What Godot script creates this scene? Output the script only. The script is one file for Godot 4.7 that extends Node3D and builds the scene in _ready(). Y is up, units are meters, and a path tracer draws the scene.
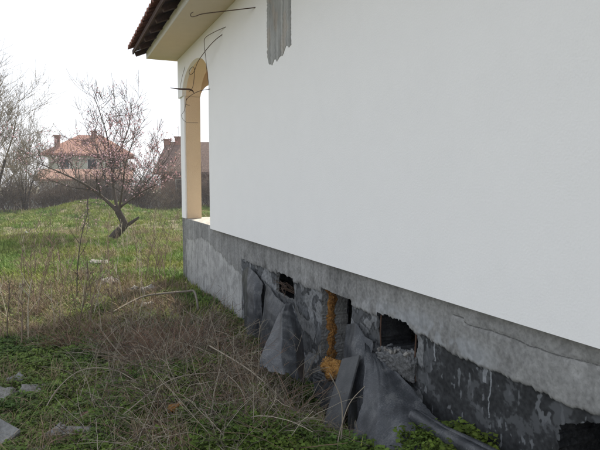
extends Node3D
# Unfinished house with a damaged plinth, overgrown plot beside it.
# Long wall lies in the plane x = 0 (house at x > 0); "s" below is the distance along it, z = -s.

var rng := RandomNumberGenerator.new()
var nz := FastNoiseLite.new()      # general purpose noise
var nz2 := FastNoiseLite.new()
var M := {}
var used := {}

# ------------------------------------------------------------------ mesh builder
class MB:
	var v := PackedVector3Array()
	var n := PackedVector3Array()
	var c := PackedColorArray()
	var u := PackedVector2Array()
	var i := PackedInt32Array()
	func vert(p: Vector3, nn: Vector3, col: Color = Color.WHITE, uv: Vector2 = Vector2.ZERO) -> int:
		v.append(p); n.append(nn); c.append(col); u.append(uv)
		return v.size() - 1
	func idx(a: int, b: int, d: int) -> void:    # counter-clockwise as seen from outside
		i.append(a); i.append(d); i.append(b)
	func tri(a: Vector3, b: Vector3, d: Vector3, col: Color = Color.WHITE) -> void:
		var nn := (b - a).cross(d - a).normalized()
		idx(vert(a, nn, col), vert(b, nn, col), vert(d, nn, col))
	func quad(a: Vector3, b: Vector3, d: Vector3, e: Vector3, col: Color = Color.WHITE) -> void:
		var nn := (d - a).cross(e - b).normalized()
		var k := vert(a, nn, col, Vector2(0, 0)); vert(b, nn, col, Vector2(1, 0)); vert(d, nn, col, Vector2(1, 1)); vert(e, nn, col, Vector2(0, 1))
		idx(k, k + 1, k + 2); idx(k, k + 2, k + 3)
	func box(lo: Vector3, hi: Vector3, col: Color = Color.WHITE, ch: float = 0.0) -> void:
		xbox(Transform3D(Basis.IDENTITY, (lo + hi) * 0.5), hi - lo, col, ch)
	func xbox(t: Transform3D, size: Vector3, col: Color = Color.WHITE, ch: float = 0.0) -> void:
		var h := size * 0.5
		var ax := [Vector3.RIGHT, Vector3.UP, Vector3.BACK]
		for a in 3:
			for sg in [-1.0, 1.0]:
				var nn: Vector3 = ax[a] * sg
				var b1: Vector3 = ax[(a + 1) % 3]
				var b2: Vector3 = ax[(a + 2) % 3] * sg
				var o: Vector3 = nn * h[a]
				var e1: Vector3 = b1 * (h[(a + 1) % 3] - ch)
				var e2: Vector3 = b2 * (h[(a + 2) % 3] - ch)
				quad(t * (o - e1 - e2), t * (o + e1 - e2), t * (o + e1 + e2), t * (o - e1 + e2), col)
		if ch > 0.0:
			for a in 3:
				var a1: int = (a + 1) % 3
				var a2: int = (a + 2) % 3
				for s1 in [-1.0, 1.0]:
					for s2 in [-1.0, 1.0]:
						var along: Vector3 = ax[a] * (h[a] - ch)
						var p1: Vector3 = ax[a1] * s1 * h[a1] + ax[a2] * s2 * (h[a2] - ch)
						var p2: Vector3 = ax[a1] * s1 * (h[a1] - ch) + ax[a2] * s2 * h[a2]
						if s1 * s2 > 0: quad(t * (p1 - along), t * (p2 - along), t * (p2 + along), t * (p1 + along), col)
						else: quad(t * (p2 - along), t * (p1 - along), t * (p1 + along), t * (p2 + along), col)
			for sx in [-1.0, 1.0]:
				for sy in [-1.0, 1.0]:
					for sz in [-1.0, 1.0]:
						var q := Vector3(sx, sy, sz)
						var pa := t * (q * h - Vector3(0, sy, sz) * ch)
						var pb := t * (q * h - Vector3(sx, 0, sz) * ch)
						var pc := t * (q * h - Vector3(sx, sy, 0) * ch)
						if sx * sy * sz > 0: tri(pa, pb, pc, col)
						else: tri(pa, pc, pb, col)
	func tube(pts: Array, r0: float, r1: float, sides: int = 5, col: Color = Color.WHITE, bulge: float = 0.0) -> void:
		var m := pts.size()
		if m < 2: return
		var up := Vector3(0.31, 0.87, 0.38).normalized()
		var first := v.size()
		for k in m:
			var d: Vector3
			if k == 0: d = pts[1] - pts[0]
			elif k == m - 1: d = pts[k] - pts[k - 1]
			else: d = pts[k + 1] - pts[k - 1]
			d = d.normalized()
			var e1 := d.cross(up)
			if e1.length() < 0.05: e1 = d.cross(Vector3.RIGHT)
			e1 = e1.normalized()
			up = e1.cross(d).normalized()
			var f := float(k) / (m - 1)
			var r := lerpf(r0, r1, f) + bulge * sin(f * PI)
			for j in sides:
				var a := TAU * j / sides
				var nn: Vector3 = e1 * cos(a) + up * sin(a)
				vert(pts[k] + nn * r, nn, col, Vector2(float(j) / sides, f))
		for k in m - 1:
			for j in sides:
				var a := first + k * sides + j
				var b := first + k * sides + (j + 1) % sides
				idx(a, b + sides, b); idx(a, a + sides, b + sides)
		for end in 2:
			var base := first + (m - 1) * sides * end
			var dd: Vector3 = (pts[m - 1] - pts[m - 2]).normalized() if end == 1 else (pts[0] - pts[1]).normalized()
			var cc := vert(pts[(m - 1) * end], dd, col)
			for j in sides:
				var w0 := vert(v[base + j], dd, col)
				var w1 := vert(v[base + (j + 1) % sides], dd, col)
				if end == 0: idx(cc, w0, w1)
				else: idx(cc, w1, w0)
	func grid(P: Array, rows: int, cols: int, col = null, uvs = null) -> void:   # P row-major, smooth normals
		var first := v.size()
		for r in rows:
			for q in cols:
				var a: Vector3 = P[r * cols + mini(q + 1, cols - 1)] - P[r * cols + maxi(q - 1, 0)]
				var b: Vector3 = P[mini(r + 1, rows - 1) * cols + q] - P[maxi(r - 1, 0) * cols + q]
				var nn := a.cross(b).normalized()
				vert(P[r * cols + q], nn, Color.WHITE if col == null else col[r * cols + q], Vector2.ZERO if uvs == null else uvs[r * cols + q])
		for r in rows - 1:
			for q in cols - 1:
				var k := first + r * cols + q
				idx(k, k + 1, k + cols + 1); idx(k, k + cols + 1, k + cols)
	func rock(t: Transform3D, half: Vector3, noise: FastNoiseLite, amp: float, fq: float, seg: int, boxy: float, col: Color = Color.WHITE) -> void:
		var P := []
		var rows := seg + 1
		var cols := seg * 2 + 1
		var off := t.origin * 7.3
		for r in rows:
			var th := PI * r / seg
			for q in cols:
				var ph := TAU * q / (seg * 2)
				var d := Vector3(sin(th) * cos(ph), cos(th), sin(th) * sin(ph))
				var mx := maxf(absf(d.x), maxf(absf(d.y), absf(d.z)))
				var k := lerpf(1.0, 1.0 / mx, boxy)
				if q == cols - 1: d = Vector3(sin(th), cos(th), 0.0)
				var rr := k * (1.0 + amp * noise.get_noise_3dv(d * fq * 40.0 + off))
				P.append(t * (d * half * rr))
		# order gives outward normals
		var first := v.size()
		for r in rows:
			for q in cols:
				var qa := q + 1 if q < cols - 1 else 1
				var qb := q - 1 if q > 0 else cols - 2
				var a: Vector3 = P[r * cols + qa] - P[r * cols + qb]
				var b: Vector3 = P[mini(r + 1, rows - 1) * cols + q] - P[maxi(r - 1, 0) * cols + q]
				var nn := a.cross(b)
				if nn.length() < 1e-9: nn = P[r * cols + q] - t.origin
				nn = nn.normalized()
				if nn.dot(P[r * cols + q] - t.origin) < 0: nn = -nn
				vert(P[r * cols + q], nn, col)
		for r in rows - 1:
			for q in cols - 1:
				var k := first + r * cols + q
				idx(k, k + 1, k + cols + 1); idx(k, k + cols + 1, k + cols)
	func arrays() -> Array:
		var a := []
		a.resize(Mesh.ARRAY_MAX)
		a[Mesh.ARRAY_VERTEX] = v; a[Mesh.ARRAY_NORMAL] = n; a[Mesh.ARRAY_COLOR] = c; a[Mesh.ARRAY_TEX_UV] = u; a[Mesh.ARRAY_INDEX] = i
		return a
	func mesh(mat: Material) -> ArrayMesh:
		var m := ArrayMesh.new()
		m.add_surface_from_arrays(Mesh.PRIMITIVE_TRIANGLES, arrays())
		m.surface_set_material(0, mat)
		return m

# ------------------------------------------------------------------ scene helpers
func numbered(called: String) -> String:
	if not used.has(called):
		used[called] = 0
		return called
	used[called] += 1
	return "%s_%03d" % [called, used[called]]

func tag(o: Node, label: String, category: String, group: String = "", kind: String = "") -> Node:
	if label: o.set_meta("label", label)
	if category: o.set_meta("category", category)
	if group: o.set_meta("group", group)
	if kind: o.set_meta("kind", kind)
	return o

func obj(called: String, mesh: Mesh, parent: Node = null) -> MeshInstance3D:
	var o := MeshInstance3D.new()
	o.mesh = mesh
	if parent == null:
		o.name = numbered(called); add_child(o)
	else:
		o.name = called; parent.add_child(o, true)
	return o

func base(called: String, at: Vector3 = Vector3.ZERO, turn: float = 0.0) -> Node3D:
	var o := Node3D.new()
	o.name = numbered(called)
	add_child(o)
	o.position = at; o.rotation.y = turn
	return o

func copy(src: Node3D, called: String, at: Vector3, turn: float, sc: Vector3 = Vector3.ONE) -> Node3D:
	var o: Node3D = src.duplicate()
	o.name = numbered(called)
	add_child(o)
	o.position = at; o.rotation.y = turn; o.scale = sc
	return o

func lin(r: float, g: float, b: float) -> Color:        # real-world base colour -> sRGB albedo
	return Color(r, g, b).linear_to_srgb()

var seam := {}
func seamless(seed_: int, freq: float, oct: int = 4, size: int = 512) -> Image:
	var key := "%d %f %d %d" % [seed_, freq, oct, size]
	if seam.has(key): return seam[key].duplicate()
	var f := FastNoiseLite.new()
	f.noise_type = FastNoiseLite.TYPE_PERLIN
	f.seed = seed_; f.frequency = freq; f.fractal_octaves = oct
	seam[key] = f.get_seamless_image(size, size)
	return seam[key].duplicate()

func tex(img: Image) -> ImageTexture:
	img.generate_mipmaps()
	return ImageTexture.create_from_image(img)

func ramp_tex(seeds: Array, stops: Array, size: int = 512) -> ImageTexture:   # seeds: [seed,freq,weight]; stops: linear colours
	var d := []
	for q in seeds:
		var im := seamless(q[0], q[1], 4, size)
		im.convert(Image.FORMAT_L8)
		d.append(im.get_data())
	var lut := PackedByteArray()
	for k in 256:
		var t := k / 255.0 * 0.9999 * (stops.size() - 1)
		var a: Color = stops[int(t)]
		var b: Color = stops[int(t) + 1]
		var c := a.lerp(b, t - int(t)).linear_to_srgb()
		lut.append(c.r8); lut.append(c.g8); lut.append(c.b8)
	var out := PackedByteArray()
	out.resize(size * size * 3)
	var w := []
	for q in seeds: w.append(q[2])
	while d.size() < 3:
		d.append(d[0]); w.append(0.0)
	var d0: PackedByteArray = d[0]
	var d1: PackedByteArray = d[1]
	var d2: PackedByteArray = d[2]
	var w0: float = w[0]
	var w1: float = w[1]
	var w2: float = w[2]
	var bias := 128.0 - 127.5 * (w0 + w1 + w2)
	for k in size * size:
		var t := clampi(int(bias + d0[k] * w0 + d1[k] * w1 + d2[k] * w2), 0, 255) * 3
		out[k * 3] = lut[t]; out[k * 3 + 1] = lut[t + 1]; out[k * 3 + 2] = lut[t + 2]
	return tex(Image.create_from_data(size, size, false, Image.FORMAT_RGB8, out))

func normal_tex(seed_: int, freq: float, strength: float, oct: int = 4, size: int = 512) -> ImageTexture:
	var im := seamless(seed_, freq, oct, size)
	im.convert(Image.FORMAT_RGBA8)
	im.bump_map_to_normal_map(strength)
	return tex(im)

func mat(col: Color, rough: float = 0.9, vcol: bool = false) -> StandardMaterial3D:
	var m := StandardMaterial3D.new()
	m.albedo_color = col; m.roughness = rough
	m.vertex_color_use_as_albedo = vcol
	m.metallic_specular = 0.35
	return m

func tri_mat(albedo: Texture2D, normal: Texture2D, scale_: float, rough: float, nscale: float = 1.0) -> StandardMaterial3D:
	var m := mat(Color.WHITE, rough)
	m.albedo_texture = albedo
	if normal:
		m.normal_enabled = true; m.normal_texture = normal; m.normal_scale = nscale
	m.uv1_triplanar = true; m.uv1_world_triplanar = true
	m.uv1_scale = Vector3.ONE * scale_
	return m

func ground_h(x: float, s: float) -> float:
	var h := -0.12 + 0.07 * nz.get_noise_2d(x * 9.0, s * 9.0) + 0.03 * nz.get_noise_2d(x * 40.0, s * 40.0)
	h += 0.16 * smoothstep(4.2, 2.4, s) * smoothstep(-1.9, -0.4, x)
	h += 0.16 * smoothstep(3.2, 2.6, s) * smoothstep(-0.34, -0.20, x)
	h -= 0.14 * smoothstep(-0.55, -0.25, x) * smoothstep(3.0, 3.5, s) * smoothstep(6.5, 5.0, s)
	h += 0.20 * smoothstep(-0.45, -0.85, x) * smoothstep(-2.0, -1.2, x) * smoothstep(2.6, 3.6, s) * smoothstep(6.8, 5.0, s)
	# low grassy bank and a heap further back
	h += 0.30 * exp(-pow((s - 17.6) / 1.1, 2.0)) * smoothstep(-0.6, -2.6, x)
	h += 0.75 * exp(-pow((s - 34.0) / 2.4, 2.0) - pow((x + 0.2) / 2.6, 2.0))
	h += 0.25 * exp(-pow((s - 31.0) / 3.0, 2.0) - pow((x + 5.0) / 2.5, 2.0))
	h += 0.25 * nz.get_noise_2d(x * 1.6 + 50.0, s * 1.6) * smoothstep(8.0, 20.0, s)
	return h

func gp(x: float, s: float, up: float = 0.0) -> Vector3:
	return Vector3(x, ground_h(x, s) + up, -s)

func smooth_path(pts: Array, per: int) -> Array:
	var cv := Curve3D.new()
	var out := []
	for k in pts.size() - 1:
		var p0: Vector3 = pts[maxi(k - 1, 0)]
		var p1: Vector3 = pts[k]
		var p2: Vector3 = pts[k + 1]
		var p3: Vector3 = pts[mini(k + 2, pts.size() - 1)]
		for j in per: out.append(p1.cubic_interpolate(p2, p0, p3, float(j) / per))
	out.append(pts[pts.size() - 1])
	return out

# ------------------------------------------------------------------
func _ready() -> void:
	rng.seed = 20100
	nz.seed = 11; nz.frequency = 0.05; nz.fractal_octaves = 3
	nz2.seed = 77; nz2.noise_type = FastNoiseLite.TYPE_SIMPLEX; nz2.frequency = 0.05; nz2.fractal_octaves = 3
	camera_and_light()
	materials()
	ground()
	house()
	background()
	trees()
	wall_debris()
	cables()
	stones()
	ground_cover()
	weeds()

func camera_and_light() -> void:
	var cam := Camera3D.new()
	cam.name = "camera"
	cam.position = Vector3(-2.13, 1.75, 0.0)
	cam.rotation_degrees = Vector3(-4.36, -23.08, 0.0)
	cam.fov = 43.5; cam.near = 0.05; cam.far = 600.0
	add_child(cam); cam.current = true
	var sm := ProceduralSkyMaterial.new()
	sm.sky_top_color = Color(0.92, 0.952, 1.0)
	sm.sky_horizon_color = Color(1.0, 1.0, 1.0)
	sm.sky_curve = 0.12
	sm.ground_horizon_color = Color(0.8, 0.8, 0.78); sm.ground_bottom_color = Color(0.35, 0.34, 0.3)
	sm.sun_angle_max = 0.0
	var sky := Sky.new(); sky.sky_material = sm
	var env := Environment.new()
	env.background_mode = Environment.BG_SKY
	env.sky = sky
	env.background_energy_multiplier = 0.76
	env.tonemap_mode = Environment.TONE_MAPPER_LINEAR
	env.tonemap_exposure = 1.86
	env.fog_enabled = true
	env.fog_density = 0.0015
	env.fog_light_color = Color(0.95, 0.96, 1.0)
	env.sdfgi_enabled = true; env.ssao_enabled = true; env.ssil_enabled = true
	var we := WorldEnvironment.new(); we.name = "world_environment"; we.environment = env
	add_child(we)
	var sun := DirectionalLight3D.new()
	sun.name = "sun"
	sun.light_energy = 1.6
	sun.light_color = Color(1.0, 0.96, 0.88)
	sun.light_angular_distance = 0.6
	sun.shadow_enabled = true
	add_child(sun)
	var el := deg_to_rad(43.0)
	sun.look_at_from_position(Vector3(0.6 * cos(el), sin(el), -0.8 * cos(el)) * 50.0, Vector3.ZERO)

func materials() -> void:
	# ground: earth and dead litter, large and small patches
	M.soil = tri_mat(ramp_tex([[1, 0.006, 1.0], [2, 0.05, 1.3]], [Color(0.045, 0.037, 0.024), Color(0.085, 0.078, 0.042), Color(0.12, 0.115, 0.055), Color(0.2, 0.17, 0.105)]), normal_tex(3, 0.04, 6.0), 0.6, 1.0)
	M.stucco = tri_mat(ramp_tex([[21, 0.006, 0.3], [22, 0.025, 0.25], [23, 0.25, 0.6]], [Color(0.73, 0.726, 0.722), Color(0.775, 0.771, 0.767), Color(0.79, 0.786, 0.782), Color(0.81, 0.806, 0.802)]), normal_tex(24, 0.16, 2.0, 3), 0.9, 0.95, 0.17)
	M.cream = tri_mat(ramp_tex([[25, 0.006, 0.8], [26, 0.1, 0.4]], [Color(0.72, 0.565, 0.395), Color(0.77, 0.615, 0.44)]), normal_tex(24, 0.09, 4.0, 3), 1.1, 0.95, 0.6)
	M.soffit = tri_mat(ramp_tex([[27, 0.006, 0.8], [26, 0.1, 0.4]], [Color(0.68, 0.585, 0.475), Color(0.73, 0.63, 0.515)]), null, 1.0, 0.95)
	M.concrete = tri_mat(ramp_tex([[31, 0.008, 1.0], [32, 0.07, 0.8]], [Color(0.11, 0.11, 0.106), Color(0.18, 0.18, 0.175), Color(0.25, 0.25, 0.24)]), normal_tex(33, 0.06, 7.0), 1.3, 0.95)
	M.pale_concrete = tri_mat(ramp_tex([[34, 0.012, 1.0], [35, 0.09, 0.9]], [Color(0.24, 0.235, 0.22), Color(0.38, 0.375, 0.36), Color(0.5, 0.49, 0.47)]), normal_tex(33, 0.06, 7.0), 1.9, 0.95)
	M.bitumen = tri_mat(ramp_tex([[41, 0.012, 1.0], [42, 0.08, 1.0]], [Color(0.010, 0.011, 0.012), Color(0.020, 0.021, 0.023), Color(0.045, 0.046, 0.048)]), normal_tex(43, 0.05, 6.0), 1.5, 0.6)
	M.membrane = tri_mat(ramp_tex([[44, 0.012, 1.5], [45, 0.12, 1.2]], [Color(0.022, 0.024, 0.028), Color(0.036, 0.039, 0.044), Color(0.05, 0.054, 0.061), Color(0.11, 0.112, 0.115)]), normal_tex(46, 0.12, 1.5), 1.6, 0.42)
	M.board = tri_mat(ramp_tex([[47, 0.012, 1.0], [48, 0.15, 0.7]], [Color(0.045, 0.047, 0.05), Color(0.07, 0.072, 0.075), Color(0.105, 0.106, 0.106)]), normal_tex(46, 0.12, 3.0), 1.6, 0.75)
	M.foam = tri_mat(ramp_tex([[51, 0.02, 1.4], [52, 0.1, 1.2]], [Color(0.14, 0.06, 0.018), Color(0.34, 0.165, 0.04), Color(0.50, 0.30, 0.10)]), normal_tex(53, 0.12, 6.0), 5.0, 0.95)
	M.stain_foam = tri_mat(ramp_tex([[54, 0.02, 1.7], [52, 0.1, 1.4]], [Color(0.07, 0.035, 0.014), Color(0.22, 0.098, 0.026), Color(0.40, 0.21, 0.06)]), normal_tex(53, 0.12, 6.0), 5.0, 0.95)
	M.stone = tri_mat(ramp_tex([[55, 0.015, 1.0], [56, 0.1, 0.9]], [Color(0.10, 0.094, 0.087), Color(0.18, 0.172, 0.16), Color(0.28, 0.27, 0.25)]), normal_tex(33, 0.06, 6.0), 2.2, 0.95)
	M.rubble = tri_mat(ramp_tex([[55, 0.03, 1.3], [56, 0.12, 1.2]], [Color(0.045, 0.046, 0.048), Color(0.10, 0.102, 0.104), Color(0.17, 0.172, 0.174)]), normal_tex(33, 0.06, 9.0), 3.0, 0.95)
	M.rust = tri_mat(ramp_tex([[57, 0.05, 1.0], [58, 0.2, 0.6]], [Color(0.05, 0.03, 0.022), Color(0.10, 0.055, 0.035)]), null, 6.0, 0.8)
	M.wood_dark = tri_mat(ramp_tex([[61, 0.03, 1.0]], [Color(0.05, 0.03, 0.024), Color(0.09, 0.052, 0.04)]), null, 2.0, 0.8)
	M.wood_grey = tri_mat(ramp_tex([[62, 0.03, 1.0], [63, 0.12, 0.6]], [Color(0.13, 0.115, 0.095), Color(0.24, 0.215, 0.18)]), null, 3.0, 0.95)
	M.tile = tri_mat(ramp_tex([[64, 0.02, 1.0], [65, 0.1, 0.6]], [Color(0.12, 0.05, 0.035), Color(0.19, 0.08, 0.055), Color(0.24, 0.11, 0.075)]), normal_tex(43, 0.05, 3.0), 1.5, 0.85)
	M.far_tile = tri_mat(ramp_tex([[66, 0.03, 1.5], [67, 0.15, 1.2]], [Color(0.17, 0.08, 0.06), Color(0.27, 0.135, 0.10), Color(0.36, 0.22, 0.17)]), normal_tex(43, 0.05, 6.0), 0.5, 0.9)
	M.far_tile_old = tri_mat(ramp_tex([[68, 0.03, 1.5], [67, 0.15, 1.2]], [Color(0.075, 0.05, 0.04), Color(0.125, 0.08, 0.062), Color(0.19, 0.125, 0.10)]), normal_tex(43, 0.05, 6.0), 0.5, 0.9)
	M.annex_tile = tri_mat(ramp_tex([[74, 0.03, 1.5], [67, 0.15, 1.2]], [Color(0.12, 0.065, 0.05), Color(0.21, 0.115, 0.088), Color(0.30, 0.19, 0.15)]), normal_tex(43, 0.05, 6.0), 0.5, 0.9)
	M.far_wall = tri_mat(ramp_tex([[69, 0.01, 1.0], [67, 0.1, 0.5]], [Color(0.32, 0.33, 0.27), Color(0.42, 0.43, 0.36)]), null, 0.4, 0.95)
	M.far_wall_pale = tri_mat(ramp_tex([[70, 0.01, 1.0], [67, 0.1, 0.5]], [Color(0.45, 0.44, 0.42), Color(0.6, 0.59, 0.56)]), null, 0.4, 0.95)
	M.brick = tri_mat(ramp_tex([[71, 0.03, 1.0], [67, 0.2, 0.8]], [Color(0.16, 0.09, 0.07), Color(0.28, 0.16, 0.12)]), null, 1.0, 0.95)
	M.glass = mat(lin(0.03, 0.035, 0.04), 0.1)
	M.bark = tri_mat(ramp_tex([[72, 0.03, 1.0], [73, 0.15, 0.8]], [Color(0.035, 0.029, 0.025), Color(0.068, 0.056, 0.047), Color(0.115, 0.095, 0.08)]), normal_tex(43, 0.05, 8.0), 3.0, 0.95)
	M.twig = mat(Color.WHITE, 0.95, true)
	M.leaf = mat(Color.WHITE, 0.75, true)
	M.leaf.backlight_enabled = true
	M.leaf.backlight = Color(0.30, 0.36, 0.10)
	M.leaf.cull_mode = BaseMaterial3D.CULL_DISABLED
	M.straw = mat(Color.WHITE, 0.9, true)
	M.straw.cull_mode = BaseMaterial3D.CULL_DISABLED
	M.petal = mat(Color.WHITE, 0.8, true)
	M.petal.cull_mode = BaseMaterial3D.CULL_DISABLED
	M.petal.backlight_enabled = true
	M.petal.backlight = Color(0.3, 0.16, 0.18)

# ------------------------------------------------------------------ setting
func ground() -> void:
	var xs := []
	var ss := []
	var x := -160.0
	while x < 160.0:
		xs.append(x)
		x += 0.12 if (x > -5.0 and x < 0.6) else (0.5 if (x > -16.0 and x < 12.0) else 8.0)
	var s := -40.0
	while s < 240.0:
		ss.append(s)
		s += 0.12 if (s > 1.0 and s < 11.0) else (0.4 if (s > -4.0 and s < 46.0) else 8.0)
	var P := []
	for b in ss:
		for a in xs: P.append(Vector3(a, ground_h(a, b) - (1.0 if (a > 0.6 and a < 9.0 and b < 10.4) else 0.0) * 0.1, -b))
	var m := MB.new()
	m.grid(P, ss.size(), xs.size())
	var o := obj("ground", m.mesh(M.soil))
	tag(o, "", "", "", "structure")

# ---- the house
const HOLES := [[5.30, 5.83, 0.525, 0.765], [4.05, 4.63, 0.03, 0.785], [3.12, 3.61, 0.515, 0.775], [0.9, 1.94, -0.1, 0.60]]

func hole_sdf(s: float, y: float) -> float:
	var best := 10.0
	for k in HOLES.size():
		var h: Array = HOLES[k]
		var y1: float = h[3]
		var y0: float = h[2]
		if k == 2:
			y1 -= 0.05 * smoothstep(3.28, 3.12, s)
			y0 += 0.095 * (3.61 - s) / 0.49 + 0.012 * sin(s * 40.0)
		if k == 3: y1 += 0.08 * smoothstep(1.94, 1.70, s) - 0.5 * maxf(0.0, s - 1.89)
		if k == 0: y1 += 0.03 * (s - 5.5)
		var q := Vector2(absf(s - (h[0] + h[1]) * 0.5) - (h[1] - h[0]) * 0.5, absf(y - (y0 + y1) * 0.5) - (y1 - y0) * 0.5)
		var d := Vector2(maxf(q.x, 0), maxf(q.y, 0)).length() + minf(maxf(q.x, q.y), 0.0)
		var am := 0.35 if k == 1 else 1.0
		best = minf(best, d + am * 0.010 * nz2.get_noise_2d(s * 160.0, y * 160.0 + k * 40.0) + am * 0.014 * nz2.get_noise_2d(s * 500.0, y * 500.0))
	return best

func coat_top(s: float) -> float:     # upper edge of the bitumen coat
	return 0.708 + 0.016 * nz2.get_noise_2d(s * 30.0, 5.0) + 0.012 * nz2.get_noise_2d(s * 130.0, 9.0) + 0.010 * nz2.get_noise_2d(s * 400.0, 19.0) + 0.03 * smoothstep(2.9, 3.1, s)

func wash_top(s: float) -> float:     # upper edge of the old whitewash at the far end
	var w := 0.50
	if s > 9.1: w = lerpf(0.80, 0.66, (s - 9.1) / 1.8)
	elif s > 8.3: w = lerpf(0.70, 0.80, (s - 8.3) / 0.8)
	else: w = lerpf(0.50, 0.70, (s - 7.0) / 1.3)
	return w + 0.05 * nz2.get_noise_2d(s * 40.0, 70.0) + 0.025 * nz2.get_noise_2d(s * 200.0, 72.0)

func plinth_relief(s: float, y: float) -> float:
	var d := 0.006 * nz2.get_noise_2d(s * 25.0, y * 25.0) + 0.004 * nz2.get_noise_2d(s * 120.0, y * 120.0)
	if s < 7.0:
		d -= 0.013 * smoothstep(coat_top(s) + 0.008, coat_top(s) - 0.008, y)
		var mix := smoothstep(3.05, 3.3, s)
		d += mix * 0.018 * nz2.get_noise_2d(s * 60.0 + 30.0, y * 60.0) * smoothstep(0.95, 0.75, y)
	else:
		d -= 0.006 * smoothstep(wash_top(s) + 0.01, wash_top(s) - 0.01, y)
	# day joint of the pour, and the board joints above it
	var jy := 0.925 + 0.012 * nz2.get_noise_2d(s * 50.0, 31.0) + (0.02 if s > 2.64 else 0.0)
	var jd := absf(y - jy)
	if s < 2.75: d -= 0.008 * smoothstep(0.013, 0.002, jd) * smoothstep(-0.35, 0.2, nz2.get_noise_2d(s * 70.0, 3.0) + 0.15)
	if s > 3.8:
		var b := fposmod(s + 0.03 * nz2.get_noise_2d(floor(s / 0.165) * 90.0, 1.0), 0.165)
		d -= 0.004 * smoothstep(0.018, 0.004, minf(b, 0.165 - b)) * smoothstep(0.55, 0.7, y)
	# crumbled rim below the third opening
	d += 0.03 * smoothstep(0.13, 0.0, Vector2((s - 3.38) * 0.45, y - 0.44).length()) * (0.4 + nz2.get_noise_2d(s * 200.0, y * 200.0))
	return d

func plinth_col(s: float, y: float) -> Color:
	var big := nz2.get_noise_2d(s * 14.0, y * 14.0)
	var mid := nz2.get_noise_2d(s * 70.0 + 9.0, y * 70.0)
	var fine := nz2.get_noise_2d(s * 420.0, y * 420.0 + 7.0)
	var streak := nz2.get_noise_2d(s * 170.0, y * 9.0 + 80.0)
	var g := 0.215 + 0.045 * big + 0.04 * mid + 0.05 * fine + 0.028 * streak
	var pit := smoothstep(0.30, 0.42, nz2.get_noise_2d(s * 760.0 + 31.0, y * 760.0))     # air pores
	g *= 1.0 - 0.14 * pit
	var col := Color(g, g, g * 0.985)
	if s > 3.8:
		var b := fposmod(s + 0.03 * nz2.get_noise_2d(floor(s / 0.165) * 90.0, 1.0), 0.165)
		var tone := nz.get_noise_2d(floor(s / 0.165) * 300.0, 4.0)
		col = col * (1.0 + 0.22 * tone)
		if minf(b, 0.165 - b) < 0.006: col = col * 0.8
	if s > 6.7:
		var e := wash_top(s)
		var inn := smoothstep(0.006, -0.006, y - e) * smoothstep(6.95, 7.05, s + 0.06 * mid)
		# flakes: the wash has come away in spots
		var fl := smoothstep(0.18, 0.26, mid + 0.5 * fine + 0.2 * big)
		var w := 0.335 + 0.05 * big + 0.05 * fine + 0.05 * streak
		col = col.lerp(Color(w, w * 1.0, w * 0.985), inn * (1.0 - 0.75 * fl))
	if s < 7.1:
		var e2 := coat_top(s)
		var inside := smoothstep(0.005, -0.005, y - e2)
		var k := 0.032 + 0.012 * mid + 0.014 * fine
		# pale spatter and cement runs on the coat
		var sp := smoothstep(0.50, 0.60, nz2.get_noise_2d(s * 210.0 + 70.0, y * 80.0) + 0.18 * fine)
		k = lerpf(k, 0.16, sp * 0.7)
		var film := smoothstep(0.12, 0.4, mid + 0.4 * big + 0.3 * fine)
		k = lerpf(k, 0.085, film * 0.7)
		for run in [[2.43, 0.006, 0.70, 0.42], [2.47, 0.022, 0.72, 0.61], [2.93, 0.010, 0.66, 0.60]]:
			var wob: float = run[0] + 0.012 * nz2.get_noise_2d(y * 150.0, run[0] * 100.0)
			if absf(s - wob) < run[1] * (0.6 + 0.6 * (y - run[3]) / 0.3) and y > run[3]: k = lerpf(k, 0.26 + 0.08 * fine, 0.75)
		var coat := Color(k * 0.95, k, k * 1.06)
		if s > 3.05:
			# beyond the third opening the coat survives only in smears over grey mortar
			var mm := smoothstep(-0.02, 0.10, mid + 0.7 * big + 0.15 * fine + 0.10 + 0.16 * smoothstep(4.6, 4.8, s) * smoothstep(6.4, 6.0, s))
			var mg := 0.18 + 0.06 * mid + 0.07 * fine
			coat = coat.lerp(Color(mg * 0.97, mg, mg * 1.03), 1.0 - mm * 0.92)
		col = col.lerp(coat, inside)
		# fresh mortar smeared along the edge of the coat
		var sm := smoothstep(0.0, 0.02, y - e2) * smoothstep(0.13, 0.04, y - e2 - 0.05 * big - 0.03) * smoothstep(2.25, 2.5, s + 0.2 * big) * smoothstep(4.2, 3.2, s)
		var smg := 0.26 + 0.04 * mid + 0.04 * fine
		col = col.lerp(Color(smg * 0.97, smg, smg * 1.03), sm * smoothstep(-0.2, 0.05, mid + 0.2))
		# damp dark flecks on the fair concrete
		var dk := smoothstep(0.30, 0.36, nz2.get_noise_2d(s * 90.0, y * 60.0 + 300.0)) * (1.0 - inside)
		col = col * (1.0 - 0.14 * dk)
		if s < 2.75:
			var jy := 0.925 + 0.012 * nz2.get_noise_2d(s * 50.0, 31.0) + (0.02 if s > 2.64 else 0.0)
			if absf(y - jy) < 0.003 + 0.003 * fine: col = col * 0.45
	return col

func plinth_image(s0: float, s1: float, y0: float, y1: float, w: int, h: int) -> ImageTexture:
	var im := Image.create(w, h, false, Image.FORMAT_RGB8)
	for j in h:
		for k in w:
			var q := plinth_col(lerpf(s0, s1, (k + 0.5) / w), lerpf(y1, y0, (j + 0.5) / h))
			im.set_pixel(k, j, Color(clampf(q.r, 0.01, 1), clampf(q.g, 0.01, 1), clampf(q.b, 0.01, 1)).linear_to_srgb())
	return tex(im)

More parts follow.
